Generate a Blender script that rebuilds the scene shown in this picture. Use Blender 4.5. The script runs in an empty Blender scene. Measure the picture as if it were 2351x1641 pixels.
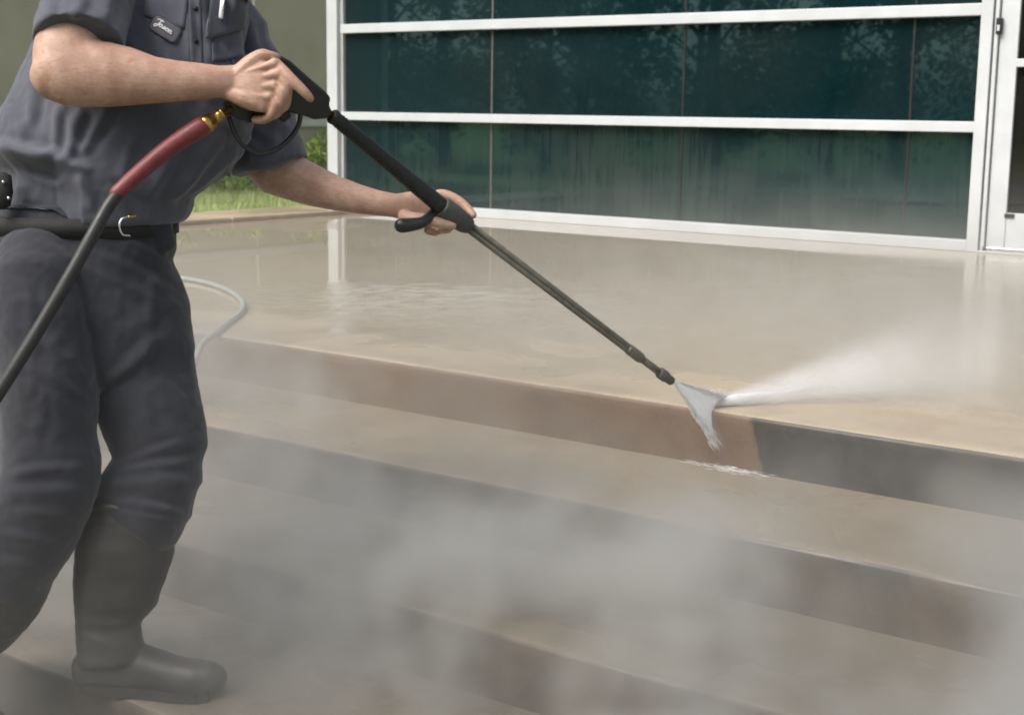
import bpy, bmesh, math, random
import numpy as np
from mathutils import Vector, Matrix, noise as mnoise
from mathutils.bvhtree import BVHTree

random.seed(7); rng = np.random.default_rng(7)
sc = bpy.context.scene
COL = sc.collection

# ------------------------------------------------------------------ camera
CAM_Z = 0.78
F_PX, CXP, CYP = 3329.0, 1175.5, 820.5          # focal length and centre of the 2351 px wide photograph
AR = Vector((0.79872954, 0.60154093, 0.01340264))
AU = Vector((-0.11147616, 0.1260559, 0.98573981))
AF = Vector((-0.59127336, 0.78883358, -0.16774205))
CAM = Vector((0, 0, CAM_Z))
cam = bpy.data.cameras.new('camera')
cam.sensor_width = 36.0; cam.sensor_fit = 'HORIZONTAL'
cam.lens = F_PX / 2351 * 36
cam.clip_start = 0.05; cam.clip_end = 500
cam.dof.use_dof = True; cam.dof.focus_distance = 3.25; cam.dof.aperture_fstop = 9.0
co = bpy.data.objects.new('camera', cam); COL.objects.link(co)
co.matrix_world = Matrix(((AR.x, AU.x, -AF.x, 0), (AR.y, AU.y, -AF.y, 0), (AR.z, AU.z, -AF.z, CAM_Z), (0, 0, 0, 1)))
sc.camera = co

# ------------------------------------------------------------------ sky, sun, exposure
SUN_EL, SUN_AZ = math.radians(50), math.atan2(-0.36, -0.93)      # azimuth as atan2(x, y)
w = bpy.data.worlds.new('World'); sc.world = w; w.use_nodes = True
wn = w.node_tree.nodes; wl = w.node_tree.links
sky = wn.new('ShaderNodeTexSky'); sky.sky_type = 'NISHITA'; sky.sun_disc = False
sky.sun_elevation = SUN_EL; sky.sun_rotation = SUN_AZ
sky.air_density = 1.0; sky.dust_density = 4.0; sky.ozone_density = 1.0
hs = wn.new('ShaderNodeHueSaturation'); hs.inputs['Saturation'].default_value = 0.45
wl.new(sky.outputs[0], hs.inputs['Color']); wl.new(hs.outputs[0], wn['Background'].inputs['Color'])
wn['Background'].inputs['Strength'].default_value = 0.12
sd = bpy.data.lights.new('sun', 'SUN'); sd.energy = 2.6; sd.angle = math.radians(40); sd.color = (1.0, 0.95, 0.87)
so = bpy.data.objects.new('sun', sd); COL.objects.link(so)
dirv = Vector((math.sin(SUN_AZ) * math.cos(SUN_EL), math.cos(SUN_AZ) * math.cos(SUN_EL), math.sin(SUN_EL)))
so.rotation_euler = dirv.to_track_quat('Z', 'Y').to_euler(); so.location = dirv * 30
sc.view_settings.view_transform = 'Standard'; sc.view_settings.look = 'None'
sc.view_settings.gamma = 1.0; sc.view_settings.use_curve_mapping = False
sc.view_settings.exposure = 0.66
cy = sc.cycles
cy.max_bounces = 8; cy.diffuse_bounces = 3; cy.glossy_bounces = 4; cy.transmission_bounces = 4
cy.volume_bounces = 4; cy.transparent_max_bounces = 8
cy.volume_step_rate = 1.0; cy.volume_preview_step_rate = 1.0; cy.volume_max_steps = 96
cy.use_denoising = True
cy.sample_clamp_indirect = 4.0
sc.render.filter_size = 1.7 if hasattr(sc.render, 'filter_size') else 1.5
try: cy.filter_width = 1.8
except Exception: pass

# ------------------------------------------------------------------ helpers
def P(sx, sy, d):
    """the place in the world seen at (sx, sy) of the photograph, d metres along the optical axis"""
    return CAM + (AF + AR * ((sx - CXP) / F_PX) - AU * ((sy - CYP) / F_PX)) * d
def onZ(sx, sy, z):
    r = AF + AR * ((sx - CXP) / F_PX) - AU * ((sy - CYP) / F_PX)
    return CAM + r * ((z - CAM_Z) / r.z)
def tag(o, label=None, cat=None, group=None, kind=None):
    if label: o['label'] = label
    if cat: o['category'] = cat
    if group: o['group'] = group
    if kind: o['kind'] = kind
    return o
def link(name, me, mat=None, parent=None, smooth=False):
    o = bpy.data.objects.new(name, me); COL.objects.link(o)
    if mat: me.materials.clear(); me.materials.append(mat)
    if parent: 
        o.parent = parent
        o.matrix_parent_inverse = Matrix.Translation(-parent.location) if parent.type == 'EMPTY' or True else Matrix()
    if smooth:
        me.polygons.foreach_set('use_smooth', [True] * len(me.polygons))
    return o
def empty(name, loc=(0, 0, 0)):
    o = bpy.data.objects.new(name, None); COL.objects.link(o); o.location = loc; o.empty_display_size = .1
    return o
def from_bm(name, bm, mat=None, parent=None, smooth=False):
    bmesh.ops.recalc_face_normals(bm, faces=bm.faces)
    me = bpy.data.meshes.new(name); bm.to_mesh(me); bm.free()
    return link(name, me, mat, parent, smooth)
def add_box(bm, a, b):
    xs, ys, zs = (a[0], b[0]), (a[1], b[1]), (a[2], b[2])
    v = [bm.verts.new((x, y, z)) for x in xs for y in ys for z in zs]
    for f in ((0, 1, 3, 2), (4, 6, 7, 5), (0, 4, 5, 1), (2, 3, 7, 6), (0, 2, 6, 4), (1, 5, 7, 3)):
        bm.faces.new([v[i] for i in f])
def bevel(o, wd, seg=2):
    m = o.modifiers.new('bevel', 'BEVEL'); m.width = wd; m.segments = seg; m.limit_method = 'ANGLE'; m.angle_limit = math.radians(40)
    return o
def box(name, a, b, mat, parent=None, bev=0):
    bm = bmesh.new(); add_box(bm, a, b); o = from_bm(name, bm, mat, parent)
    if bev: bevel(o, bev)
    return o
def loft(bm, rings, cap=True):
    vs = [[bm.verts.new(p) for p in r] for r in rings]
    n = len(vs[0])
    for a, b in zip(vs[:-1], vs[1:]):
        for i in range(n):
            bm.faces.new((a[i], a[(i + 1) % n], b[(i + 1) % n], b[i]))
    if cap:
        bm.faces.new(vs[0][::-1]); bm.faces.new(vs[-1])
def ring(c, u, v, ru, rv, n=20, e=1.0):
    out = []
    for i in range(n):
        t = 2 * math.pi * i / n; a, b = math.cos(t), math.sin(t)
        a = math.copysign(abs(a) ** e, a); b = math.copysign(abs(b) ** e, b)
        out.append(c + u * (a * ru) + v * (b * rv))
    return out
def tangents(pts):
    T = []
    for i in range(len(pts)):
        a = pts[max(0, i - 1)]; b = pts[min(len(pts) - 1, i + 1)]
        T.append((b - a).normalized())
    return T
def smooth_path(pts, rad=None, sub=4):
    """Catmull-Rom through points (and radii)"""
    out, ro = [], []
    n = len(pts)
    for i in range(n - 1):
        p0, p1, p2, p3 = pts[max(0, i - 1)], pts[i], pts[i + 1], pts[min(n - 1, i + 2)]
        for k in range(sub):
            t = k / sub
            out.append(0.5 * ((2 * p1) + (p2 - p0) * t + (2 * p0 - 5 * p1 + 4 * p2 - p3) * t * t + (3 * p1 - p0 - 3 * p2 + p3) * t ** 3))
            if rad: ro.append(rad[i] * (1 - t) + rad[i + 1] * t)
    out.append(pts[-1]); 
    if rad: ro.append(rad[-1])
    return (out, ro) if rad else out
def tube(bm, pts, rad, n=10, round_ends=False, flat=1.0):
    """tube along points with per-point radius; rotation-minimising frame"""
    if not isinstance(rad, (list, tuple)): rad = [rad] * len(pts)
    pts = list(pts); rad = list(rad)
    if round_ends:
        t0 = (pts[0] - pts[1]).normalized(); t1 = (pts[-1] - pts[-2]).normalized(); r0, r1 = rad[0], rad[-1]
        pre = [(pts[0] + t0 * r0 * s, r0 * c) for s, c in ((.97, .2), (.8, .6), (.45, .89))]
        post = [(pts[-1] + t1 * r1 * s, r1 * c) for s, c in ((.45, .89), (.8, .6), (.97, .2))]
        pts = [p for p, _ in pre] + pts + [p for p, _ in post]; rad = [r for _, r in pre] + rad + [r for _, r in post]
    T = tangents(pts)
    u = T[0].orthogonal().normalized()
    rings = []
    for p, t, r in zip(pts, T, rad):
        u = (u - t * u.dot(t)).normalized(); v = t.cross(u)
        rings.append(ring(p, u, v, r, r * flat, n))
    loft(bm, rings)
def limb(bm, spec, n=24, rounded=False):
    """spec rows: (sx, sy, half width in px, depth half / width half, d) -> loft with sections square to the axis"""
    pts = [P(a[0], a[1], a[4]) for a in spec]
    T = tangents(pts); rings = []
    for (sx, sy, hw, k, d), p, t in zip(spec, pts, T):
        v = (AF - t * AF.dot(t)).normalized(); u = t.cross(v).normalized()
        r = hw * d / F_PX
        rings.append(ring(p, u, v, r, r * k, n, 0.92))
    loft(bm, rings)
FH = Vector((AF.x, AF.y, 0)).normalized(); RH = Vector((AR.x, AR.y, 0)).normalized()
def level(bm, spec, n=32, e=0.85):
    """sections that stay level: (sx, sy, half width px, half depth m, d)"""
    rings = [ring(P(a[0], a[1], a[4]), RH, FH, a[2] * a[4] / F_PX, a[3], n, e) for a in spec]
    loft(bm, rings)
def remesh(bm, voxel, smooth_it=6, factor=0.5):
    bmesh.ops.recalc_face_normals(bm, faces=bm.faces)
    me = bpy.data.meshes.new('tmp'); bm.to_mesh(me); bm.free()
    o = bpy.data.objects.new('tmp', me); COL.objects.link(o)
    m = o.modifiers.new('r', 'REMESH'); m.mode = 'VOXEL'; m.voxel_size = voxel; m.adaptivity = 0
    if smooth_it:
        s = o.modifiers.new('s', 'SMOOTH'); s.iterations = smooth_it; s.factor = factor
    dg = bpy.context.evaluated_depsgraph_get()
    out = bpy.data.meshes.new_from_object(o.evaluated_get(dg))
    bpy.data.objects.remove(o); bpy.data.meshes.remove(me)
    return out
def displace(me, fn):
    n = len(me.vertices)
    me.update()
    co_ = np.empty(n * 3); me.vertices.foreach_get('co', co_); co_ = co_.reshape(-1, 3)
    no = np.array([v.normal[:] for v in me.vertices])
    d = np.fromiter((fn(Vector(c)) for c in co_), float, n)
    co_ += no * d[:, None]
    me.vertices.foreach_set('co', co_.ravel()); me.update()
def cam_uv(p):
    """position as (right, up, depth) of the camera, used to steer cloth folds"""
    q = p - CAM
    return q.dot(AR), q.dot(AU), q.dot(AF)
def proj(p):
    q = p - CAM; d = q.dot(AF)
    return CXP + F_PX * q.dot(AR) / d, CYP - F_PX * q.dot(AU) / d, d

# ------------------------------------------------------------------ materials
class NT:
    def __init__(self, mat): self.t = mat.node_tree; self.n = self.t.nodes; self.l = self.t.links
    def new(self, ty, **kw):
        nd = self.n.new(ty)
        for k, v in kw.items(): setattr(nd, k, v)
        return nd
    def put(self, sock, v):
        if v is None: return
        if hasattr(v, 'is_linked') or isinstance(v, bpy.types.NodeSocket): self.l.new(v, sock)
        else: sock.default_value = v
    def math(self, op, a, b=None, c=None, clamp=False):
        nd = self.new('ShaderNodeMath', operation=op, use_clamp=clamp)
        self.put(nd.inputs[0], a)
        if b is not None: self.put(nd.inputs[1], b)
        if c is not None: self.put(nd.inputs[2], c)
        return nd.outputs[0]
    def noise(self, vec, scale, detail=4, rough=.55, dist=0.0, w=None):
        nd = self.new('ShaderNodeTexNoise')
        if w is not None: nd.noise_dimensions = '4D'; nd.inputs['W'].default_value = w
        self.put(nd.inputs['Vector'], vec); nd.inputs['Scale'].default_value = scale; nd.inputs['Detail'].default_value = detail
        nd.inputs['Roughness'].default_value = rough; nd.inputs['Distortion'].default_value = dist
        return nd.outputs[0]
    def pos(self, sx=1, sy=1, sz=1):
        tc = self.new('ShaderNodeTexCoord'); mp = self.new('ShaderNodeMapping')
        self.l.new(tc.outputs['Object'], mp.inputs[0]); mp.inputs['Scale'].default_value = (sx, sy, sz)
        return mp.outputs[0]
    def xyz(self):
        tc = self.new('ShaderNodeTexCoord'); s = self.new('ShaderNodeSeparateXYZ'); self.l.new(tc.outputs['Object'], s.inputs[0])
        return s.outputs
    def mr(self, v, a, b, c=0., d=1., smooth=True):
        nd = self.new('ShaderNodeMapRange'); nd.interpolation_type = 'SMOOTHSTEP' if smooth else 'LINEAR'
        self.put(nd.inputs[0], v)
        for i, q in enumerate((a, b, c, d)): self.put(nd.inputs[i + 1], q)
        return nd.outputs[0]
    def mix(self, f, a, b):
        nd = self.new('ShaderNodeMix', data_type='RGBA')
        self.put(nd.inputs[0], f)
        for i, v in ((6, a), (7, b)):
            if isinstance(v, tuple): nd.inputs[i].default_value = (*v, 1) if len(v) == 3 else v
            else: self.l.new(v, nd.inputs[i])
        return nd.outputs[2]
    def bump(self, h, strength=.3, dist=.01, normal=None):
        nd = self.new('ShaderNodeBump'); nd.inputs['Strength'].default_value = strength; nd.inputs['Distance'].default_value = dist
        self.l.new(h, nd.inputs['Height'])
        if normal is not None: self.l.new(normal, nd.inputs['Normal'])
        return nd.outputs[0]
def material(name):
    m = bpy.data.materials.new(name); m.use_nodes = True
    return m, NT(m), m.node_tree.nodes['Principled BSDF']
def simple(name, col, rough=.5, metal=0., var=.15, scale=20., bump=0., bscale=60., coat=0.):
    m, t, b = material(name)
    p = t.pos()
    n = t.noise(p, scale, 5, .6)
    dark = tuple(c * (1 - var) for c in col); lite = tuple(min(1, c * (1 + var)) for c in col)
    t.l.new(t.mix(t.mr(n, .3, .7), dark, lite), b.inputs['Base Color'])
    b.inputs['Roughness'].default_value = rough; b.inputs['Metallic'].default_value = metal
    t.l.new(t.mr(n, .2, .8, max(0, rough - .08), min(1, rough + .08)), b.inputs['Roughness'])
    if coat: b.inputs['Coat Weight'].default_value = coat; b.inputs['Coat Roughness'].default_value = .08
    if bump:
        t.l.new(t.bump(t.noise(p, bscale, 3, .6), bump, .004), b.inputs['Normal'])
    return m

E1, E2, E3, E4 = 3.355, 2.825, 2.315, 1.828
RISE = 0.151
DIRT_X = -1.735

def concrete_mat(name, base=(.40, .305, .215), kind='tread'):
    m, t, b = material(name)
    p = t.pos(); X, Y, Z = t.xyz()[0:3]
    big = t.noise(p, .9, 5, .6, .4); mid = t.noise(p, 5, 6, .65); fine = t.noise(p, 140, 3, .6); spk = t.noise(p, 420, 2, .5)
    col = t.mix(t.mr(big, .3, .7), tuple(c * .86 for c in base), tuple(c * 1.1 for c in base))
    col = t.mix(t.mr(mid, .45, .75, 0, .5), col, tuple(c * .62 for c in base))
    col = t.mix(t.mr(t.noise(t.pos(1, 2.2, 1), 2.1, 6, .68, .9), .5, .72, 0, .45), col, (base[0] * .72, base[1] * .62, base[2] * .52))
    col = t.mix(t.mr(fine, .48, .72, 0, .55), col, (base[0] * .55, base[1] * .5, base[2] * .46))
    col = t.mix(t.mr(spk, .62, .75, 0, .4), col, (.5, .45, .38))
    if kind == 'riser':
        # mildew that has not been washed off yet: everything right of a straight cleaned edge on the top riser
        edge = t.math('ADD', X, t.math('MULTIPLY', Z, .30)); edge = t.math('ADD', edge, t.math('MULTIPLY', t.math('SUBTRACT', t.noise(t.pos(1, 1, .5), 22, 5, .7), .5), .07))
        dirty = t.mr(edge, DIRT_X - .008, DIRT_X + .012)
        low = t.mr(t.noise(t.pos(1, 1, .6), 11, 6, .7, .8), .38, .58, .84, 1)
        dirty = t.math('MULTIPLY', dirty, low)
        top = t.mr(t.math('SUBTRACT', Y, 3.0), -.1, .1)            # only the top riser (y = 3.355)
        col = t.mix(t.math('MULTIPLY', dirty, top), col, (.008, .0075, .006))
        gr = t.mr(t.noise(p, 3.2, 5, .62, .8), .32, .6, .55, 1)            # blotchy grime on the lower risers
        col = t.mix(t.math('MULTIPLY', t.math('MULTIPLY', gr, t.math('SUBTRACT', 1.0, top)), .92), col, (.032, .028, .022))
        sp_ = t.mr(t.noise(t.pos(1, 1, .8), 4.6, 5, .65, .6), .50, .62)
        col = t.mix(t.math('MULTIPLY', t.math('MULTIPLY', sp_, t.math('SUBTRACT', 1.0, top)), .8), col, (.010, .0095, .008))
        col = t.mix(t.math('MULTIPLY', t.math('MULTIPLY', t.mr(t.noise(p, 7, 5, .65, .5), .55, .7), top), .35), col, (.05, .03, .018))
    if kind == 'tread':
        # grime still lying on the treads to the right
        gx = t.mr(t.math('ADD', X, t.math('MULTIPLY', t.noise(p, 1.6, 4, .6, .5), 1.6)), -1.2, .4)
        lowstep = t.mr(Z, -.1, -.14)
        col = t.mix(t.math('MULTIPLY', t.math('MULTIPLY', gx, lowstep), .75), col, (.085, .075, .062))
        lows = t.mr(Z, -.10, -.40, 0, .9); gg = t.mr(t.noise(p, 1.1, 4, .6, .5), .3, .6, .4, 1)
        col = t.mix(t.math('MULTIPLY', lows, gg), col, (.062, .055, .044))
    t.l.new(col, b.inputs['Base Color'])
    b.inputs['Roughness'].default_value = .75
    # film of water: sheets of it on the flat, thinner towards the outer edge of the landing
    film = t.noise(p, 1.3, 4, .55, .6)
    if kind == 'patio':
        shore = t.math('ADD', t.mr(Y, 3.45, 4.3, -.22, .16), t.math('MULTIPLY', film, 1.0))
        wet = t.mr(shore, .33, .45, .55, 1.0)
    else:
        wet = t.mr(film, .35, .6, .25, .8)
    t.l.new(wet, b.inputs['Coat Weight'])
    b.inputs['Coat IOR'].default_value = 1.42
    t.l.new(t.math('ADD', t.mr(wet, .5, .95, .22, .02), t.mr(X, -4.2, -2.6, 0, .14)), b.inputs['Coat Roughness'])
    g = t.noise(p, 220, 3, .6)
    t.l.new(t.bump(g, .18, .003), b.inputs['Normal'])
    if kind in ('patio', 'tread'):
        rip = t.noise(t.pos(3.2, 2.2, 1), 3.4, 4, .6, 1.4)
        dk = t.new('ShaderNodeVectorMath', operation='DISTANCE'); t.l.new(t.pos(.8, 1, 0), dk.inputs[0]); dk.inputs[1].default_value = (-2.95, 4.45, 0)
        dk2 = t.new('ShaderNodeVectorMath', operation='DISTANCE'); t.l.new(t.pos(.8, 1, 0), dk2.inputs[0]); dk2.inputs[1].default_value = (-5.7, 6.9, 0)
        rmask = t.math('MAXIMUM', t.mr(dk.outputs['Value'], .30, .95, 1.0, .006), t.mr(dk2.outputs['Value'], .15, .6, .7, 0))
        h = t.math('MULTIPLY', rip, rmask)
        t.l.new(t.bump(h, .42, .022), b.inputs['Coat Normal'])
    return m
M = {}
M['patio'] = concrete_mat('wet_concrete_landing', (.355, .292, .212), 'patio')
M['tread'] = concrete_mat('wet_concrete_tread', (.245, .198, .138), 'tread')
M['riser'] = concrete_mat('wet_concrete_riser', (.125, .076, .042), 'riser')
M['kerb'] = concrete_mat('kerb_concrete', (.42, .325, .22), 'kerb')
M['alu'] = simple('white_aluminium', (.50, .525, .55), .38, 0, .04, 6)
M['alu_grey'] = simple('grey_aluminium', (.5, .51, .52), .4, .2, .06, 8)
M['gasket'] = simple('black_gasket', (.010, .012, .013), .4)
M['pale_gasket'] = simple('pale_joint_seal', (.72, .70, .64), .6)
M['mid_gasket'] = simple('grey_joint_seal', (.085, .085, .078), .5)
M['black_rubber'] = simple('black_rubber', (.012, .012, .013), .45, 0, .2, 30, .2, 180)
M['gun'] = simple('black_moulded_plastic', (.010, .011, .011), .38, 0, .2, 30, .15, 300)
M['grip_grey'] = simple('worn_grey_rubber', (.055, .055, .05), .6, 0, .2, 40, .2, 200)
M['pipe'] = simple('dull_steel_pipe', (.16, .15, .12), .42, .55, .2, 50, .1, 200)
M['brass'] = simple('brass', (.50, .32, .10), .3, 1., .2, 60, .1, 200)
M['red_hose'] = simple('red_rubber_sleeve', (.17, .030, .036), .5, 0, .2, 40, .15, 200)
M['dark_hose'] = simple('dark_rubber_hose', (.020, .021, .021), .5, 0, .2, 40, .15, 200)
M['pale_hose'] = simple('pale_grey_green_hose', (.25, .27, .25), .5, 0, .15, 40, .1, 200)
M['white_thread'] = simple('white_embroidery_thread', (.78, .78, .82), .7)
M['steel'] = simple('bright_steel', (.6, .6, .6), .25, 1., .1, 40)
M['door_glass'] = simple('black_door_glass', (.006, .006, .006), .05, 0, .1, 3)
M['hair'] = simple('brown_hair', (.05, .03, .018), .6, 0, .4, 60, .6, 120)
M['eye'] = simple('eye_white', (.7, .68, .65), .2)
M['soil'] = simple('dark_soil', (.05, .035, .022), .9, 0, .3, 8, .6, 30)
M['bark'] = simple('bark', (.09, .065, .045), .9, 0, .35, 12, .8, 40)
M['wall'] = simple('grey_parapet', (.5, .5, .48), .6, 0, .08, 3, .1, 40)

def cloth(name, col, var=.12, weave=900):
    m, t, b = material(name)
    p = t.pos()
    n = t.noise(p, 9, 5, .6); f = t.noise(p, 300, 2, .6)
    c = t.mix(t.mr(n, .3, .7), tuple(x * (1 - var) for x in col), tuple(x * (1 + var) for x in col))
    c = t.mix(t.mr(f, .35, .7, 0, .4), c, tuple(x * .72 for x in col))
    t.l.new(c, b.inputs['Base Color']); b.inputs['Roughness'].default_value = .88
    b.inputs['Sheen Weight'].default_value = .25; b.inputs['Sheen Roughness'].default_value = .5
    b.inputs['Specular IOR Level'].default_value = .25
    cr = t.noise(t.pos(1, 1, .5), 7, 2, .45, .8)
    nb = t.bump(cr, .22, .02)
    t.l.new(t.bump(t.noise(p, weave, 2, .5), .25, .002, nb), b.inputs['Normal'])
    return m
M['shirt'] = cloth('grey_work_shirt_cloth', (.077, .081, .105))
M['patch'] = cloth('name_patch_cloth', (.12, .115, .135), .06)
M['patch_edge'] = cloth('patch_border_thread', (.055, .055, .065), .1)
M['trousers'] = cloth('charcoal_trouser_cloth', (.028, .030, .040))
M['boot'] = simple('black_boot_rubber', (.026, .025, .024), .5, 0, .25, 12, .1, 90)
M['leather'] = simple('black_leather', (.011, .011, .012), .8, 0, .2, 40, .2, 120)

def skin_mat():
    m, t, b = material('skin')
    p = t.pos()
    n = t.noise(p, 16, 5, .6, .3); f = t.noise(p, 75, 4, .6); h = t.noise(t.pos(70, 70, 260), 1.0, 4, .65, .7)
    c = t.mix(t.mr(n, .32, .68), (.36, .21, .155), (.50, .325, .25))
    c = t.mix(t.mr(f, .48, .72, 0, .5), c, (.42, .20, .15))
    c = t.mix(t.mr(h, .50, .72, 0, .5), c, (.20, .115, .065))
    t.l.new(c, b.inputs['Base Color']); b.inputs['Roughness'].default_value = .52
    b.inputs['Subsurface Weight'].default_value = .12; b.inputs['Subsurface Radius'].default_value = (.008, .003, .0015)
    b.inputs['Subsurface Scale'].default_value = 1.0
    t.l.new(t.bump(t.noise(p, 220, 4, .6), .22, .002), b.inputs['Normal'])
    return m
M['skin'] = skin_mat()

def glass_mat(name, base, tint, fog, streaks=False):
    m, t, b = material(name)
    p = t.pos(); X, Y, Z = t.xyz()[0:3]
    n = t.noise(p, .8, 3, .5)
    col = t.mix(t.mr(n, .3, .7), tuple(c * .8 for c in base), tuple(c * 1.2 for c in base))
    b.inputs['IOR'].default_value = 1.62
    b.inputs['Specular Tint'].default_value = (*tint, 1)
    b.inputs['Roughness'].default_value = .02
    if streaks:
        # condensed vapour low on the pane, cut by vertical runs of water
        s = t.noise(t.pos(13, 13, .9), 1.6, 5, .7, .25)
        runs = t.mr(t.math('ADD', s, t.math('MULTIPLY', t.math('SUBTRACT', t.noise(p, 1.3, 3, .5), .5), .6)), .36, .64)                                        # 1 = still fogged
        veil = t.mr(Z, .05, .62, 1.0, .55)
        blot = t.mr(t.noise(p, 1.1, 4, .55, .5), .3, .6)
        f = t.math('MULTIPLY', t.math('MULTIPLY', veil, blot), t.mr(runs, 0, 1, .35, 1.0))
        col = t.mix(t.math('MULTIPLY', f, fog), col, (.30, .30, .27))
        t.l.new(t.mr(f, 0, 1, .02, .16), b.inputs['Roughness'])
    elif fog:
        blot = t.mr(t.noise(p, .7, 4, .55, .5), .3, .7)
        col = t.mix(t.math('MULTIPLY', blot, fog), col, (.3, .3, .26))
    t.l.new(col, b.inputs['Base Color'])
    t.l.new(t.bump(t.noise(p, .55, 2, .5), .02, .05), b.inputs['Normal'])
    return m
M['glass'] = glass_mat('teal_glass', (.002, .013, .0165), (.52, .95, .95), .03)
M['glass_low'] = glass_mat('teal_glass_with_condensation', (.002, .013, .016), (.56, .95, .93), .085, True)
M['wing_glass'] = glass_mat('bronze_glass', (.36, .345, .29), (1, .95, .85), .5)

def leaf_mat(name, c0, c1, trans=.25):
    m, t, b = material(name)
    p = t.pos()
    oi = t.new('ShaderNodeObjectInfo')
    n = t.noise(p, 5, 4, .6)
    t.l.new(t.mix(t.mr(n, .3, .7), c0, c1), b.inputs['Base Color']); b.inputs['Roughness'].default_value = .5
    b.inputs['Transmission Weight'].default_value = 0
    b.inputs['Subsurface Weight'].default_value = trans; b.inputs['Subsurface Radius'].default_value = (.02, .03, .01)
    return m
M['leaf'] = leaf_mat('tree_leaves', (.07, .13, .03), (.16, .22, .06))
M['shrub'] = leaf_mat('shrub_leaves', (.16, .30, .05), (.38, .48, .10))
M['grass'] = leaf_mat('grass_blades', (.26, .34, .09), (.40, .46, .17))
def ground_mat():
    m, t, b = material('lawn_ground')
    p = t.pos()
    c = t.mix(t.mr(t.noise(p, .6, 5, .6), .3, .7), (.18, .25, .07), (.27, .32, .11))
    c = t.mix(t.mr(t.noise(p, 14, 5, .6), .5, .8, 0, .6), c, (.09, .085, .045))
    t.l.new(c, b.inputs['Base Color']); b.inputs['Roughness'].default_value = .95
    t.l.new(t.bump(t.noise(p, 60, 3), .7, .02), b.inputs['Normal'])
    return m
M['lawn'] = ground_mat()

# ------------------------------------------------------------------ the setting: ground, landing, steps
bm = bmesh.new(); add_box(bm, (-160, -160, -.80), (160, 160, -.64))
tag(from_bm('ground', bm, M['lawn']), kind='structure')

# lawn beside the landing: rises with the steps
bm = bmesh.new(); nx, ny = 14, 60; gv = {}
def lawn_z(x, y):
    t = min(1, max(0, (y - 0.8) / 2.8)); t = t * t * (3 - 2 * t)
    return -.62 + t * .60 + .05 * min(1, max(0, (-8.05 - x) / 2.5)) * t + .012 * mnoise.noise(Vector((x * 1.3, y * 1.3, 0)))
for i in range(nx + 1):
    for j in range(ny + 1):
        x = -8.06 - i * .42; y = -4 + j * .30
        gv[i, j] = bm.verts.new((x, y, lawn_z(x, y)))
for i in range(nx):
    for j in range(ny): bm.faces.new((gv[i, j], gv[i + 1, j], gv[i + 1, j + 1], gv[i, j + 1]))
tag(from_bm('lawn', bm, M['lawn'], smooth=True), kind='structure')

XL, XR = -7.5, 5.0
def slab_profile(name, y0, y1, ztop, zbot, mat_top, mat_front, nose=.014):
    """one step or the landing: level top with a slightly worn, uneven rounded nose, upright face"""
    bm = bmesh.new(); n = 260; rows = []
    for i in range(n + 1):
        x = XL + (XR - XL) * i / n
        wv = .004 * mnoise.noise(Vector((x * 3.1, y0, 0))) + .0025 * mnoise.noise(Vector((x * 14, y0, 3)))
        prof = [(y1, ztop), (y0 + .05, ztop), (y0 + nose, ztop - .001 + wv * .3), (y0 + nose * .35 + wv, ztop - nose * .3), (y0 + wv, ztop - nose), (y0, ztop - nose * 2.4), (y0, zbot)]
        rows.append([bm.verts.new((x, a, b_)) for a, b_ in prof])
    for a, b_ in zip(rows[:-1], rows[1:]):
        for k in range(6):
            f = bm.faces.new((a[k], a[k + 1], b_[k + 1], b_[k])); f.material_index = 0 if k < 3 else 1; f.smooth = k > 0
    for r in (rows[0], rows[-1]):
        bot = bm.verts.new((r[0].co.x, y1, zbot)); bm.faces.new(r + [bot])
    bmesh.ops.recalc_face_normals(bm, faces=bm.faces)
    me = bpy.data.meshes.new(name); bm.to_mesh(me); bm.free()
    me.materials.append(mat_top); me.materials.append(mat_front)
    o = bpy.data.objects.new(name, me); COL.objects.link(o)
    return o
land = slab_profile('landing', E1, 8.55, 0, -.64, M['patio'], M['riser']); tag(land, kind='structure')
steps = empty('steps', (-1.5, 2.3, -.64)); tag(steps, kind='structure')
def under(o, root):
    o.parent = root; o.matrix_parent_inverse = Matrix.Translation(-root.location); return o
for k, (y0, y1) in enumerate(((E2, E1), (E3, E2), (E4, E3))):
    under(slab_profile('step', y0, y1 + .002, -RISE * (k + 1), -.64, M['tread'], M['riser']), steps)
bm = bmesh.new(); add_box(bm, (XL, -1.2, -.66), (XR, E4 + .002, -RISE * 4))
tag(from_bm('path', bm, M['tread']), kind='structure')
# kerb along the lawn side of the landing, in lengths with open joints
kerb = empty('kerb', (-7.8, 6, 0)); tag(kerb, kind='structure')
for k in range(6):
    y0 = 2.4 + k * 1.1
    if y0 > 8.3: break
    bevel(under(box('kerb_stone', (-8.05, y0 + .004, -.30), (-7.503, min(y0 + 1.096, 8.36), .034), M['kerb']), kerb), .012)

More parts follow.
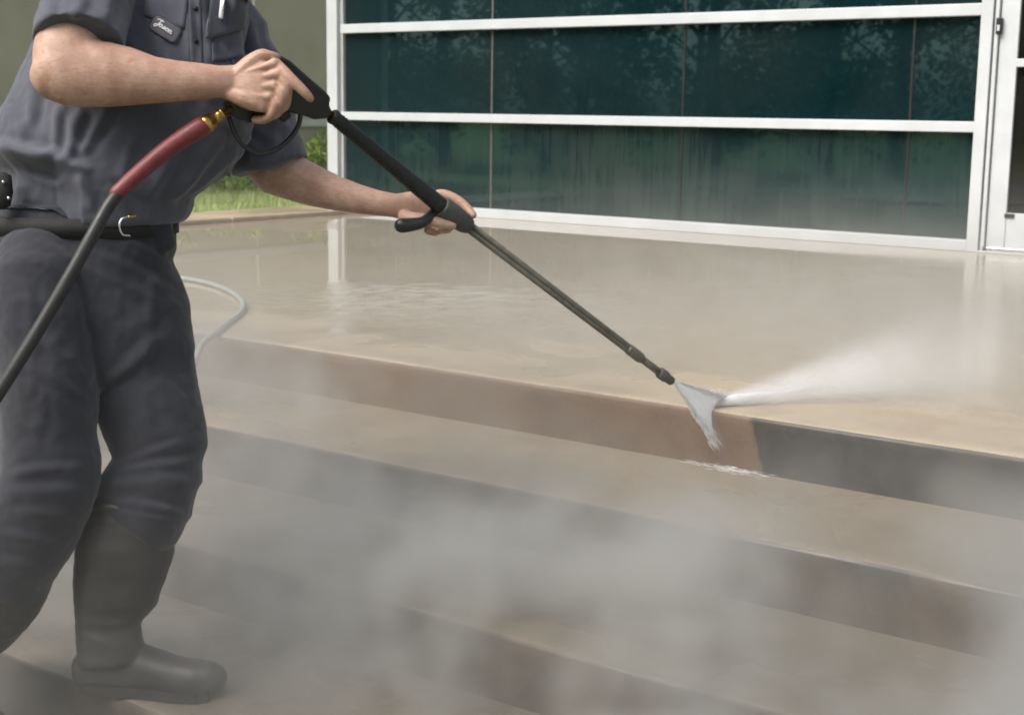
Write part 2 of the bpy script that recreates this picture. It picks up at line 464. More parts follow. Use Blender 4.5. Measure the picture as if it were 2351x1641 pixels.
# ------------------------------------------------------------------ the building
YF = 8.40
bld = empty('glazed_building', (-3, YF, 0))
tag(bld, 'glass building front with white aluminium rails, teal panes and a white door', 'building')
BT = 4.6
bx = lambda name, a, b_, mat, bev=.004: bevel(under(box(name, a, b_, mat), bld), bev) if bev else under(box(name, a, b_, mat), bld)
bx('corner_post', (-8.155, YF, 0), (-8.045, YF + .16, BT), M['alu'])
bx('side_wall', (-8.15, YF + .162, 0), (-8.05, YF + 7, BT), M['wall'], 0)
bx('glazing_bead', (-8.043, YF + .035, .07), (-8.012, YF + .07, BT), M['alu_grey'], .002)
bx('door_jamb', (-2.975, YF - .01, 0), (-2.905, YF + .16, BT), M['alu'])
bx('base_rail', (-8.043, YF, 0), (-2.977, YF + .10, .066), M['alu'])
RZ = [(.690, .752), (1.352, 1.420), (2.02, 2.088), (2.70, 2.768), (3.38, 3.448), (BT - .1, BT)]
for a, b_ in RZ: bx('rail', (-8.011, YF + .002, a), (-2.977, YF + .10, b_), M['alu'])
JX = [-8.011, -6.555, -4.955, -3.390, -2.977]
zs = [.066] + [v for ab in RZ for v in ab]
for r in range(6):
    z0, z1 = zs[2 * r], zs[2 * r + 1]
    for c in range(4):
        bm = bmesh.new(); add_box(bm, (JX[c] + .008, YF + .060, z0 + .001), (JX[c + 1] - .008, YF + .084, z1 - .001))
        under(from_bm('window_pane', bm, M['glass_low'] if r == 0 else M['glass']), bld)
    for c in (1, 2, 3):
        under(box('joint_seal', (JX[c] - .0075, YF + .056, z0 + .001), (JX[c] + .0075, YF + .082, z1 - .001), M['mid_gasket' if c == 1 else 'gasket']), bld)
# back of the cavity so nothing shows through the joints
under(box('backing_wall', (-8.04, YF + .17, 0), (-2.98, YF + .25, BT), M['gasket']), bld)
# door
door = under(box('door', (-2.868, YF + .02, .02), (-2.762, YF + .07, 2.3), M['alu']), bld); bevel(door, .003)
def dp(name, a, b_, mat, bev=.003):
    o = box(name, a, b_, mat); o.parent = door; 
    if bev: bevel(o, bev)
    return o
bx('door_frame', (-2.895, YF + .0, 0), (-2.874, YF + .12, 2.42), M['alu'], .002)
dp('bottom_rail', (-2.760, YF + .022, .02), (-1.86, YF + .068, .235), M['alu'])
dp('top_rail', (-2.760, YF + .022, 2.15), (-1.86, YF + .068, 2.3), M['alu'])
dp('door_stile', (-1.858, YF + .02, .02), (-1.752, YF + .07, 2.3), M['alu'])
dp('door_pane', (-2.7595, YF + .040, .236), (-1.8605, YF + .055, 2.149), M['door_glass'], 0)
dp('push_bar', (-2.752, YF - .03, 1.06), (-1.87, YF + .03, 1.105), M['alu'])
dp('hinge', (-2.885, YF - .012, 1.245), (-2.853, YF + .018, 1.335), M['gasket'])
dp('hinge_plate', (-2.876, YF - .016, 1.262), (-2.862, YF - .011, 1.295), M['alu'], 0)
dp('dark_sticker', (-2.770, YF + .014, .208), (-2.715, YF + .0215, .232), M['gasket'], 0)
dp('door_sweep', (-2.86, YF - .004, .014), (-1.77, YF + .0195, .034), M['steel'])
dp('sweep_end', (-2.878, YF - .008, .008), (-2.861, YF + .015, .036), M['gasket'])
bx('threshold', (-2.90, YF - .03, .0005), (-1.70, YF + .2, .012), M['alu_grey'], .002)
bx('door_jamb', (-1.70, YF - .01, 0), (-1.63, YF + .16, BT), M['alu'])
bx('transom', (-2.904, YF + .001, 2.43), (-1.701, YF + .14, 2.5), M['alu'])
bx('transom_pane', (-2.904, YF + .06, 2.501), (-1.701, YF + .08, BT - .1), M['glass'], 0)
under(box('dark_interior', (-2.904, YF + .22, .0), (-1.70, YF + .3, BT), M['gasket']), bld)
for k in range(4):
    x0 = -1.63 + 1.65 * k
    for (a, b_) in ([(.066, .690), (.752, 1.352), (1.42, 2.02), (2.088, 2.70), (2.768, 3.38), (3.448, BT - .1)]):
        under(box('window_pane', (x0 + .008, YF + .06, a), (x0 + 1.642, YF + .084, b_), M['glass']), bld)
    for a, b_ in [(0, .066)] + RZ: bx('rail', (x0 + .002, YF + .002, a), (x0 + 1.648, YF + .10, b_), M['alu'])
bx('parapet', (-8.25, YF - .05, BT + .002), (5.0, YF + 7, BT + .5), M['wall'])

# side wing across the lawn
WT = 3.0
XW = -10.6
wing = empty('glazed_wing', (XW, 8, 0)); tag(wing, 'olive brown glazed wing wall with thin joints standing behind the shrubs', 'building')
WZ = [(-.10, .0), (.592, .662), (2.15, 2.22), (WT - .1, WT)]
JY = [5.17 + 1.6 * k for k in range(6)]
for a, b_ in WZ: bevel(under(box('rail', (XW - .1, JY[0], a), (XW, JY[-1], b_), M['alu']), wing), .004)
for i in range(5):
    for r in range(3):
        under(box('window_pane', (XW - .08, JY[i] + .0145, WZ[r][1] + .001), (XW - .056, JY[i + 1] - .0145, WZ[r + 1][0] - .001), M['wing_glass']), wing)
for y in JY[1:-1]:
    for r in range(3):
        under(box('joint_seal', (XW - .08, y - .014, WZ[r][1] + .001), (XW - .046, y + .014, WZ[r + 1][0] - .001), M['pale_gasket']), wing)
under(box('backing_wall', (XW - 3, JY[0], -.1), (XW - .12, JY[-1], WT - .11), M['wall']), wing)
under(box('parapet', (XW - 3.1, JY[0] - .05, WT + .002), (XW + .06, JY[-1] + .05, WT + .22), M['wall']), wing)
under(box('end_post', (XW - .1, JY[0] - .1, -.3), (XW + .0, JY[0] - .002, WT), M['alu']), wing)

# ------------------------------------------------------------------ planting
def leaf_quad(bm, c, ax, side, L, W):
    a = c; b_ = c + ax * L * .5 + side * W * .5; d = c + ax * L * .5 - side * W * .5; e = c + ax * L
    bm.faces.new([bm.verts.new(a), bm.verts.new(b_), bm.verts.new(e), bm.verts.new(d)])
def rnd_dir():
    while True:
        v = Vector((random.uniform(-1, 1), random.uniform(-1, 1), random.uniform(-1, 1)))
        if .1 < v.length < 1: return v.normalized()
def make_shrub(seed, h, r, nst, nl):
    random.seed(seed)
    bs, bl = bmesh.new(), bmesh.new()
    for k in range(nst):
        a = random.uniform(0, 6.28); rr = r * math.sqrt(random.random())
        top = Vector((math.cos(a) * rr, math.sin(a) * rr, h * random.uniform(.55, 1.0) * (1 - .25 * rr / r)))
        b0 = Vector((top.x * .35, top.y * .35, 0)); mid = b0.lerp(top, .5) + Vector((random.uniform(-.03, .03), random.uniform(-.03, .03), 0))
        pts = smooth_path([b0, mid, top], None, 3)
        tube(bs, pts, [.006 - .004 * i / (len(pts) - 1) for i in range(len(pts))], 4)
        for j in range(nl):
            t = random.uniform(.08, 1.0); c = pts[min(len(pts) - 1, int(t * len(pts)))]
            ax = (rnd_dir() * .8 + Vector((0, 0, .75))).normalized(); sd = ax.cross(rnd_dir()).normalized()
            leaf_quad(bl, c + rnd_dir() * .02, ax, sd, random.uniform(.05, .10), random.uniform(.016, .034))
    ms = bpy.data.meshes.new('stem'); bs.to_mesh(ms); bs.free(); ml = bpy.data.meshes.new('foliage'); bl.to_mesh(ml); bl.free()
    ms.materials.append(M['bark']); ml.materials.append(M['shrub'])
    return ms, ml
SH = [make_shrub(11, .62, .28, 16, 34), make_shrub(12, .50, .32, 18, 34), make_shrub(13, .42, .34, 18, 32)]
shrub_spots = [(-10.12, 10.62, 0, 1.0, 'tall light green shrub with upright spires right against the white corner post'),
               (-10.05, 10.06, 0, .84, 'slim light green shrub beside the tallest one near the corner post'),
               (-10.15, 9.45, 1, .9, 'yellow green shrub under the dark rolled sleeve of the man'),
               (-9.95, 8.95, 2, 1.0, 'low bushy shrub above the belly of the shirt at the lawn edge'),
               (-10.1, 8.30, 1, 1.0, 'green shrub behind the belt of the man, mostly hidden'),
               (-10.0, 7.55, 2, 1.05, 'green shrub behind the shirt back, hidden by the man'),
               (-10.1, 11.2, 1, 1.1, 'green shrub beyond the white corner post')]
for x, y, k, s, lab in shrub_spots:
    r = empty('shrub', (x, y, lawn_z(x, y) - .01)); tag(r, lab, 'shrub', 'shrubs in the bed along the wing wall')
    r.rotation_euler.z = y * 3.1; r.scale = (s, s, s)
    for nm, me in zip(('stem', 'foliage'), SH[k]):
        o = bpy.data.objects.new(nm, me); COL.objects.link(o); o.parent = r
# grass blades
random.seed(5)
verts, faces = [], []
for k in range(26000):
    x = random.uniform(-10.5, -8.07); y = random.uniform(5.2, 11.6)
    z = lawn_z(x, y); h = random.uniform(.025, .06) * (1.4 if x < -9.7 else 1); a = random.uniform(0, 6.28); wd = random.uniform(.003, .006)
    lx, ly = random.uniform(-.02, .02), random.uniform(-.02, .02)
    i = len(verts); verts += [(x - wd * math.cos(a), y - wd * math.sin(a), z - .004), (x + wd * math.cos(a), y + wd * math.sin(a), z - .004), (x + lx, y + ly, z + h)]
    faces.append((i, i + 1, i + 2))
me = bpy.data.meshes.new('grass'); me.from_pydata(verts, [], faces)
tag(link('grass', me, M['grass']), kind='stuff')

# trees across the lawn behind the photographer: they are what the panes mirror
def make_tree(seed, h, cr):
    random.seed(seed)
    bt, bl = bmesh.new(), bmesh.new()
    tr = smooth_path([Vector((0, 0, -.1)), Vector((.1, .05, h * .3)), Vector((-.1, .1, h * .65)), Vector((.05, 0, h * .92))], None, 4)
    tube(bt, tr, [.20 - .17 * i / (len(tr) - 1) for i in range(len(tr))], 8)
    clumps = []
    for k in range(26):
        t = random.uniform(.12, 1.0); a = random.uniform(0, 6.28)
        rad = cr * (.35 + .65 * math.sin(math.pi * min(1, t * .85 + .12))) * random.uniform(.45, 1)
        c = Vector((math.cos(a) * rad, math.sin(a) * rad, h * t)); clumps.append((c, random.uniform(.5, 1.1) * cr * .36))
        b0 = tr[min(len(tr) - 1, int(t * .8 * len(tr)))]
        tube(bt, smooth_path([b0, b0.lerp(c, .5) + Vector((0, 0, .15)), c], None, 3), [.05, .045, .04, .03, .025, .02, .012], 5)
    for c, rr in clumps:
        for j in range(230):
            p = c + rnd_dir() * rr * random.random() ** .45
            ax = rnd_dir(); leaf_quad(bl, p, ax, ax.cross(rnd_dir()).normalized(), random.uniform(.13, .24), random.uniform(.07, .13))
    mt = bpy.data.meshes.new('trunk'); bt.to_mesh(mt); bt.free(); ml = bpy.data.meshes.new('crown'); bl.to_mesh(ml); bl.free()
    mt.materials.append(M['bark']); ml.materials.append(M['leaf'])
    return mt, ml
TR = [make_tree(21, 7.0, 2.6), make_tree(22, 6.2, 2.4), make_tree(23, 8, 2.8)]
random.seed(31)
k = 0
for row, (yy, n) in enumerate(((-11.5, 11), (-16.5, 10))):
    for i in range(n):
        x = -36 + i * (4.1 if row == 0 else 4.9) + random.uniform(-.9, .9) + row * 2; y = yy + random.uniform(-1.4, 1.4)
        r = empty('tree', (x, y, -.66)); tag(r, 'broad green tree mirrored in the teal window panes', 'tree', 'trees mirrored in the glass')
        r.rotation_euler.z = random.uniform(0, 6.28); s = random.uniform(.85, 1.15); r.scale = (s, s, s)
        for nm, me in zip(('trunk', 'crown'), TR[k % 3]):
            o = bpy.data.objects.new(nm, me); COL.objects.link(o); o.parent = r
        k += 1
random.seed(3)

# ------------------------------------------------------------------ the man
person = empty('person', onZ(330, 1590, -RISE * 3))
tag(person, 'man in grey short sleeved work shirt, dark trousers and rubber boots aiming a spray lance', 'person')
def part(name, me, mat, parent=None, smooth=True):
    o = link(name, me, mat, None, smooth); root = parent or person
    if root is person: under(o, person)
    else: o.parent = root
    return o
sx_ = lambda px, d: px * d / F_PX

# ---- body: head, neck, trunk, arms and hands as one surface
bm = bmesh.new()
TD = 3.12
level(bm, [(190, 640, 150, .10, TD), (195, 540, 190, .115, TD), (240, 420, 210, .12, TD), (285, 250, 215, .115, TD), (315, 110, 195, .105, TD), (335, 10, 180, .09, TD), (345, -45, 150, .075, TD), (360, -80, 70, .06, TD), (375, -110, 62, .06, TD), (392, -190, 60, .062, TD), (408, -235, 52, .055, TD)], 28)
# head
hc = P(416, -278, TD); face = (RH * .80 - FH * .60).normalized(); sidev = Vector((-face.y, face.x, 0)); upv = Vector((0, 0, 1))
fw = (face * .94 - upv * .34).normalized(); hu = (upv * .94 + face * .34).normalized()
rg = []
for t, rf, rs, off in ((-1, .02, .02, .03), (-.92, .05, .042, .03), (-.7, .078, .058, .022), (-.4, .092, .068, .01), (0, .100, .075, .0), (.35, .104, .078, -.004), (.65, .092, .070, -.006), (.88, .060, .046, -.006), (1, .02, .016, -.006)):
    rg.append(ring(hc + hu * (t * .122) + fw * off, fw, sidev, rf, rs, 24, .95))
loft(bm, rg)
tube(bm, [hc + fw * .088 + hu * .028, hc + fw * .103 + hu * .002, hc + fw * .116 - hu * .022, hc + fw * .095 - hu * .03], [.009, .011, .015, .011], 10, True)
for s in (-1, 1):
    tube(bm, [hc + sidev * (s * .076) - fw * .012 + hu * .03, hc + sidev * (s * .086) - fw * .02 + hu * .008, hc + sidev * (s * .077) - fw * .008 - hu * .028], [.010, .012, .009], 8, True, .6)
    tube(bm, [hc + fw * .09 + sidev * (s * .012) + hu * .036, hc + fw * .092 + sidev * (s * .034) + hu * .042, hc + fw * .075 + sidev * (s * .056) + hu * .034], [.007, .008, .006], 8, True)
for hgt, r_ in ((-.050, .0075), (-.061, .0085)):
    tube(bm, [hc + fw * .083 - sidev * .024 + hu * hgt, hc + fw * .097 + hu * hgt, hc + fw * .083 + sidev * .024 + hu * hgt], [.004, r_, .004], 8, True)
# right arm (nearer): shoulder, elbow, forearm
limb(bm, [(245, -55, 70, 1, 3.02), (205, -20, 76, 1, 2.97), (165, 60, 78, .95, 2.90), (150, 135, 74, .9, 2.865), (150, 165, 70, .9, 2.862)], 24)
limb(bm, [(84, 148, 26, 1, 2.862), (93, 154, 48, .95, 2.862), (112, 160, 66, .92, 2.86), (150, 165, 77, .85, 2.86), (200, 168, 78, .82, 2.865), (250, 172, 74, .82, 2.87), (300, 177, 66, .84, 2.875), (357, 185, 53, .86, 2.88), (410, 187, 46.5, .86, 2.89), (463, 187.5, 41.5, .84, 2.90), (505, 188, 36.5, .82, 2.905), (535, 190, 40, .62, 2.91)], 24)
tube(bm, [P(135, 120, 2.862), P(132, 150, 2.86), P(140, 190, 2.86), P(205, 203, 2.862)], [.040, .042, .042, .036], 14, True)     # point of the elbow
# right hand: back of the hand towards us, fingers round the grip, index along the body
DH = 2.915
def fing(pts, rads, n=10):
    p_, r_ = smooth_path([P(*q) for q in pts], rads, 4); tube(bm, p_, r_, n, True)
limb(bm, [(512, 189, 36, .62, DH - .005), (545, 194, 45, .45, DH - .008), (575, 199, 55, .36, DH - .012), (600, 199, 61, .31, DH - .014), (622, 197, 56, .28, DH - .012), (636, 194, 44, .25, DH - .006)], 22)
for kx, ky, r_ in ((634, 147, .0125), (641, 171, .0135), (633, 198, .0125), (621, 223, .0115)):     # knuckles and tendons
    fing([(kx - 66, 190 + (ky - 190) * .55, DH - .022), (kx - 34, 192 + (ky - 190) * .85, DH - .024), (kx - 4, ky, DH - .020)], [.0055, .0065, r_])
fing([(634, 148, DH - .014), (655, 169, DH - .022), (672, 186, DH - .024), (697, 210, DH - .022), (712, 226, DH - .016)], [.0125, .0125, .0118, .0105, .0085])      # index, straight
fing([(641, 171, DH - .016), (656, 192, DH - .020), (657, 222, DH - .014), (652, 244, DH + .006), (636, 252, DH + .030)], [.0130, .0125, .0120, .0110, .0095])       # middle
fing([(633, 198, DH - .016), (647, 218, DH - .020), (644, 244, DH - .012), (632, 262, DH + .008), (612, 266, DH + .032)], [.0125, .0120, .0115, .0105, .0090])       # ring
fing([(621, 222, DH - .014), (632, 241, DH - .018), (625, 262, DH - .010), (608, 274, DH + .006), (586, 275, DH + .026)], [.0112, .0108, .0102, .0095, .0085])       # little
fing([(545, 175, DH - .005), (575, 146, DH - .010), (600, 128, DH - .008), (618, 129, DH - .004), (634, 132, DH + .004)], [.020, .0175, .0135, .0110, .0095])         # thumb over the top
fing([(530, 214, DH - .010), (560, 225, DH - .012), (590, 235, DH - .010), (612, 236, DH - .006)], [.016, .020, .019, .013])                                          # heel of the hand
# left arm
limb(bm, [(462, -30, 52, 1, 3.22), (522, 90, 56, 1, 3.25), (570, 230, 60, 1, 3.29), (605, 340, 58, 1, 3.31), (622, 385, 54, .9, 3.31)], 22)
limb(bm, [(592, 372, 42, .9, 3.31), (628, 392, 55, .88, 3.31), (680, 411, 52, .86, 3.305), (722, 428, 47, .86, 3.30), (772, 444, 40, .86, 3.29), (822, 457, 33.5, .86, 3.28), (865, 466, 29.5, .84, 3.275), (905, 472, 27.5, .82, 3.27), (930, 474, 30, .62, 3.27)], 22)
DL = 3.26
limb(bm, [(905, 472, 27, .8, DL + .01), (935, 475, 35, .55, DL + .012), (962, 478, 41, .42, DL + .018), (988, 484, 42, .36, DL + .026), (1008, 488, 34, .34, DL + .03)], 20)
fing([(930, 500, DL - .012), (955, 505, DL - .028), (985, 505, DL - .040), (1012, 512, DL - .044), (1038, 518, DL - .036)], [.017, .0175, .0145, .0125, .0105])   # thumb along the near side
fing([(985, 462, DL + .030), (1010, 447, DL + .036), (1040, 455, DL + .034), (1066, 472, DL + .028), (1086, 494, DL + .016)], [.014, .0130, .0125, .0112, .0092])    # index over the far side
fing([(1000, 475, DL + .038), (1028, 470, DL + .046), (1056, 488, DL + .042), (1072, 508, DL + .026)], [.0135, .0130, .0118, .0100])
fing([(1000, 492, DL + .038), (1022, 506, DL + .040), (1030, 524, DL + .018), (1014, 528, DL - .006)], [.013, .0125, .011, .0095])
fing([(985, 506, DL + .030), (1002, 522, DL + .028), (1000, 532, DL + .006), (982, 529, DL - .012)], [.0120, .0115, .0105, .0090])
me = remesh(bm, .0024, 5, .5)
bm = bmesh.new(); bm.from_mesh(me)      # melt the crook of the near arm into one form
sel = []
for v_ in bm.verts:
    X_, Y_, d_ = proj(v_.co)
    if d_ < 3.0 and 40 < X_ < 250 and 40 < Y_ < 225: sel.append(v_)
for k in range(70): bmesh.ops.smooth_vert(bm, verts=sel, factor=.5, use_axis_x=True, use_axis_y=True, use_axis_z=True)
bm.to_mesh(me); bm.free()
part('body', me, M['skin']); body_me = me
for s in (-1, 1):
    b2 = bmesh.new(); bmesh.ops.create_uvsphere(b2, u_segments=12, v_segments=8, radius=.0115)
    bmesh.ops.translate(b2, verts=b2.verts, vec=hc + fw * .083 + sidev * (s * .031) + hu * .020)
    part('eye', from_bm('tmp', b2).data, M['eye']); bpy.data.objects.remove(bpy.data.objects['tmp'])
bm = bmesh.new(); rg = []
for t, rf, rs in ((-.35, .085, .073), (0, .103, .080), (.35, .112, .084), (.7, .102, .076), (.92, .066, .05), (1.04, .02, .016)):
    rg.append(ring(hc + hu * (t * .122 + .006) - fw * (.034 * max(0, 1 - max(0, t)) + .004), fw, sidev, rf, rs, 24, .95))
loft(bm, rg); part('hair', remesh(bm, .004, 4), M['hair'])
# ---- folds in the cloth: a ridge with a hollow beside it, following a drawn line
def seg_folds(segs, warp):
    def f(p):
        X, Y, _ = proj(p)
        X += warp * mnoise.noise(p * 9) ; Y += warp * mnoise.noise(p * 9 + Vector((7, 3, 1)))
        g = 0.
        for x0, y0, x1, y1, wd, amp in segs:
            dx, dy = x1 - x0, y1 - y0; L2 = dx * dx + dy * dy; L = math.sqrt(L2)
            t = ((X - x0) * dx + (Y - y0) * dy) / L2
            if t < -.15 or t > 1.15: continue
            q = ((X - x0) * dy - (Y - y0) * dx) / L / wd
            if abs(q) > 4: continue
            tp = max(0., 1 - (2 * t - 1) ** 4) if 0 <= t <= 1 else 0.
            g += .62 * amp * tp * (math.exp(-q * q) - .75 * math.exp(-(q - 1.7) ** 2) )
        return g
    return f
SHIRT_FOLDS = seg_folds([(425, -10, 436, 150, 11, .009), (462, -30, 476, 160, 12, .011), (505, 95, 520, 165, 10, .010), (540, 10, 580, 150, 12, .012), 
    (98, 120, 52, 320, 14, .012), (150, 245, 118, 362, 13, .013), (205, 248, 150, 372, 13, .012), (262, 246, 190, 352, 12, .010), (-20, 338, 135, 366, 15, .020), (60, 330, 215, 392, 12, .012),
    (345, 250, 268, 425, 14, .010), (440, 285, 330, 470, 15, .013), (520, 300, 385, 478, 15, .014), (560, 330, 450, 440, 12, .010), (180, 400, 215, 490, 12, .008), (235, 430, 300, 492, 12, .008), (20, 240, 60, 330, 10, .008),
    (600, 255, 668, 300, 11, .009), (572, 285, 640, 335, 12, .009), (545, 305, 600, 350, 11, .008), (120, -30, 112, 48, 12, .007), (200, -50, 172, 50, 14, .008), (250, -20, 232, 55, 11, .007), (20, 385, 140, 430, 12, .008)], 14)
TROUSER_FOLDS = seg_folds([(285, 1062, 420, 1010, 11, .009), (270, 1086, 450, 1062, 11, .011), (242, 1112, 440, 1108, 12, .012), (238, 1150, 420, 1168, 11, .011), (250, 1178, 415, 1190, 8, .008),
    (228, 905, 345, 790, 13, .010), (235, 885, 415, 735, 15, .010), (214, 890, 95, 770, 14, .010), (212, 920, 45, 835, 13, .008), (290, 545, 400, 612, 12, .010), (205, 560, 395, 690, 15, .011), (140, 560, 330, 760, 16, .009),
    (352, 640, 336, 870, 14, .008), (425, 730, 448, 900, 12, .008), (60, 640, 80, 860, 15, .008), (150, 600, 190, 800, 14, .008), (10, 1092, 205, 1070, 12, .011), (0, 1130, 212, 1126, 13, .012), (15, 1172, 200, 1184, 12, .011),
    (-20, 1222, 165, 1250, 12, .011), (-40, 1275, 130, 1302, 11, .009), (330, 900, 350, 1000, 12, .006), (90, 900, 70, 1040, 13, .006), (395, 880, 440, 985, 11, .007)], 16)
# ---- trousers
bm = bmesh.new()
level(bm, [(192, 462, 200, .140, TD), (190, 500, 207, .148, TD), (194, 540, 208, .150, TD), (193, 575, 205, .150, TD), (190, 620, 202, .142, TD - .005), (194, 670, 210, .132, TD - .01), (200, 720, 218, .120, TD - .015), (208, 780, 212, .100, TD - .025), (214, 835, 190, .080, TD - .035), (218, 875, 120, .06, TD - .04), (220, 895, 50, .03, TD - .04)], 32, .9)
limb(bm, [(290, 540, 60, 1.2, 3.12), (296, 590, 88, 1.2, 3.125), (303, 640, 104, 1.2, 3.13), (318, 720, 112, 1.1, 3.13), (326, 800, 116, 1.0, 3.13), (332, 880, 119, .95, 3.13), (340, 925, 118, .93, 3.12), (357, 979, 111, .92, 3.11), (370, 1030, 105, .92, 3.105), (366, 1072, 98, .95, 3.10), (352, 1105, 106, .95, 3.10), (336, 1138, 105, .95, 3.10), (331, 1170, 101, 1.05, 3.095), (326, 1196, 95, 1.08, 3.09), (321, 1207, 90, 1.05, 3.09), (318, 1210, 78, 1, 3.09)], 28)
limb(bm, [(120, 540, 60, 1.2, 3.08), (105, 590, 92, 1.2, 3.05), (98, 640, 110, 1.2, 3.03), (100, 720, 114, 1.1, 3.02), (105, 800, 113, 1.0, 3.01), (111, 905, 110, .98, 3.0), (112, 944, 107, .96, 3.0), (112, 1002, 103, .95, 3.0), (117, 1060, 106, .95, 3.0), (115, 1105, 106, .95, 3.0), (101, 1142, 108, .95, 3.01), (80, 1186, 110, .95, 3.02), (50, 1240, 112, .95, 3.03), (22, 1295, 104, .95, 3.05), (4, 1332, 108, .95, 3.06), (0, 1340, 96, .9, 3.06)], 28)
# rucked cloth over the belt buckle at the front of the waist
tube(bm, [P(345, 512, TD - .06), P(372, 530, TD - .05), P(380, 560, TD - .05)], [.040, .030, .022], 12, True)
me = remesh(bm, .0048, 16, .6)
def trouser_fold(p):
    u, v, d = cam_uv(p); X, Y, _ = proj(p)
    g = 1 - abs(mnoise.noise(Vector((u * 3.2 + v * 1.2, v * 11 + u * 4, d * 3))) ) * 2
    knee = math.exp(-((Y - 1120) / 130) ** 2) + .5 * math.exp(-((Y - 640) / 120) ** 2) + .6 * math.exp(-((Y - 880) / 90) ** 2)
    n2 = mnoise.noise(Vector((u * 9, v * 5, d * 9)))
    return .005 * g * (.3 + knee) + .005 * n2 + .0022 * mnoise.noise(p * 26) + .0012 * mnoise.noise(p * 60) + .55 * TROUSER_FOLDS(p)
displace(me, trouser_fold)
part('trousers', me, M['trousers'])
# ---- boots
def boot(name, shaft, foot, lab=None):
    b_ = bmesh.new(); limb(b_, shaft, 24); limb(b_, foot, 22)
    m_ = remesh(b_, .0045, 3)
    displace(m_, lambda p: .0022 * mnoise.noise(p * 14) + .0022 * (1 - 2 * abs(mnoise.noise(Vector((p.x * 5, p.y * 5, p.z * 24))))))
    o = part(name, m_, M['boot'])
    return o
DB = 3.10
boot('boot', [(303, 1146, 98, .92, DB), (302, 1150, 108, .97, DB), (301, 1163, 109, .97, DB), (300, 1168, 104, .95, DB), (298, 1185, 105, .95, DB), (295, 1209, 108, .95, DB), (287, 1255, 109, .95, DB), (280, 1290, 106, .92, DB), (272, 1330, 100, .92, DB), (265, 1365, 95, .9, DB), (252, 1402, 79, .92, DB), (249, 1435, 71, .95, DB), (251, 1470, 74, .95, DB), (256, 1500, 76, .9, DB), (258, 1520, 70, .9, DB)],
     [(172, 1538, 26, 1.2, DB + .01), (186, 1537, 42, 1.0, DB + .01), (235, 1530, 52, .9, DB + .008), (300, 1532, 64, .75, DB + .005), (352, 1546, 56, .85, DB), (405, 1556, 47, 1.02, DB - .005), (455, 1559, 45, 1.1, DB - .01), (486, 1561, 42, 1.05, DB - .012), (503, 1564, 34, 1.05, DB - .012), (514, 1567, 16, 1.1, DB - .012)], None)
b_ = bmesh.new()
sole = []
for (fx, fy, hw_) in ((-2.490, 1.822, .030), (-2.475, 1.831, .040), (-2.42, 1.860, .042), (-2.36, 1.892, .040), (-2.30, 1.922, .047), (-2.255, 1.946, .044), (-2.236, 1.956, .030)):
    ax = Vector((.865, .50, 0)); sd = Vector((-.50, .865, 0)); c = Vector((fx, fy, -RISE * 3 + .011)) - ax * .01
    sole.append([c + sd * hw_ + Vector((0, 0, .012)), c + sd * hw_ * 1.04 - Vector((0, 0, .0105)), c - sd * hw_ * 1.04 - Vector((0, 0, .0105)), c - sd * hw_ + Vector((0, 0, .012))])
loft(b_, sole); part('boot_sole', from_bm('tmp2', b_).data, M['black_rubber'], None, False); bpy.data.objects.remove(bpy.data.objects['tmp2'])
boot('boot', [(10, 1318, 98, .95, 3.06), (4, 1336, 104, .95, 3.06), (-8, 1367, 101, .95, 3.07), (-36, 1411, 93, .95, 3.09), (-68, 1455, 80, .95, 3.11), (-96, 1500, 72, .95, 3.13), (-118, 1545, 72, .95, 3.15), (-130, 1580, 70, .95, 3.16)],
     [(-205, 1592, 28, 1.2, 3.17), (-185, 1598, 46, 1.0, 3.17), (-135, 1612, 56, .9, 3.17), (-85, 1640, 56, .85, 3.16), (-40, 1668, 48, 1.0, 3.15), (0, 1690, 40, 1.1, 3.15), (22, 1703, 26, 1.2, 3.15)])
# ---- belt
bm = bmesh.new()
ro, ri = [], []
n = 40
c0 = P(192, 512, TD)
o_ = [ring(c0 + Vector((0, 0, dz)), RH, FH, sx_(212 + e, TD), .154 + e * .001, n, .9) for dz, e in ((-.02, -6), (-.02, 2), (.02, 2), (.02, -6))]
loft(bm, o_ + [o_[0]], False)
part('belt', from_bm('tmp3', bm).data, M['leather']); bpy.data.objects.remove(bpy.data.objects['tmp3'])
# ---- shirt
bm = bmesh.new()
level(bm, [(200, 505, 222, .155, TD), (203, 492, 230, .160, TD), (209, 452, 239, .166, TD), (245, 402, 270, .170, TD), (264, 350, 280, .166, TD), (285, 290, 276, .160, TD), (302, 200, 262, .152, TD), (316, 110, 234, .142, TD), (328, 20, 216, .130, TD), (338, -40, 200, .110, TD), (350, -72, 120, .085, TD), (362, -92, 84, .074, TD), (366, -104, 80, .072, TD)], 40, .88)
limb(bm, [(262, -62, 78, 1.05, 3.03), (222, -25, 92, 1.05, 2.985), (196, 30, 99, 1.0, 2.93), (184, 72, 101, .98, 2.895), (179, 104, 101, .98, 2.875), (180, 102, 87, .95, 2.877), (186, 74, 85, .95, 2.90)], 30)
limb(bm, [(462, -60, 68, 1.05, 3.20), (494, 10, 70, 1.08, 3.23), (530, 90, 74, 1.08, 3.25), (566, 190, 78, 1.05, 3.28), (590, 270, 79, 1.03, 3.30), (608, 335, 83, 1.0, 3.31), (619, 380, 85, .98, 3.312), (618, 376, 71, .94, 3.312), (608, 345, 69, .94, 3.31)], 28)
me = remesh(bm, .0044, 5)
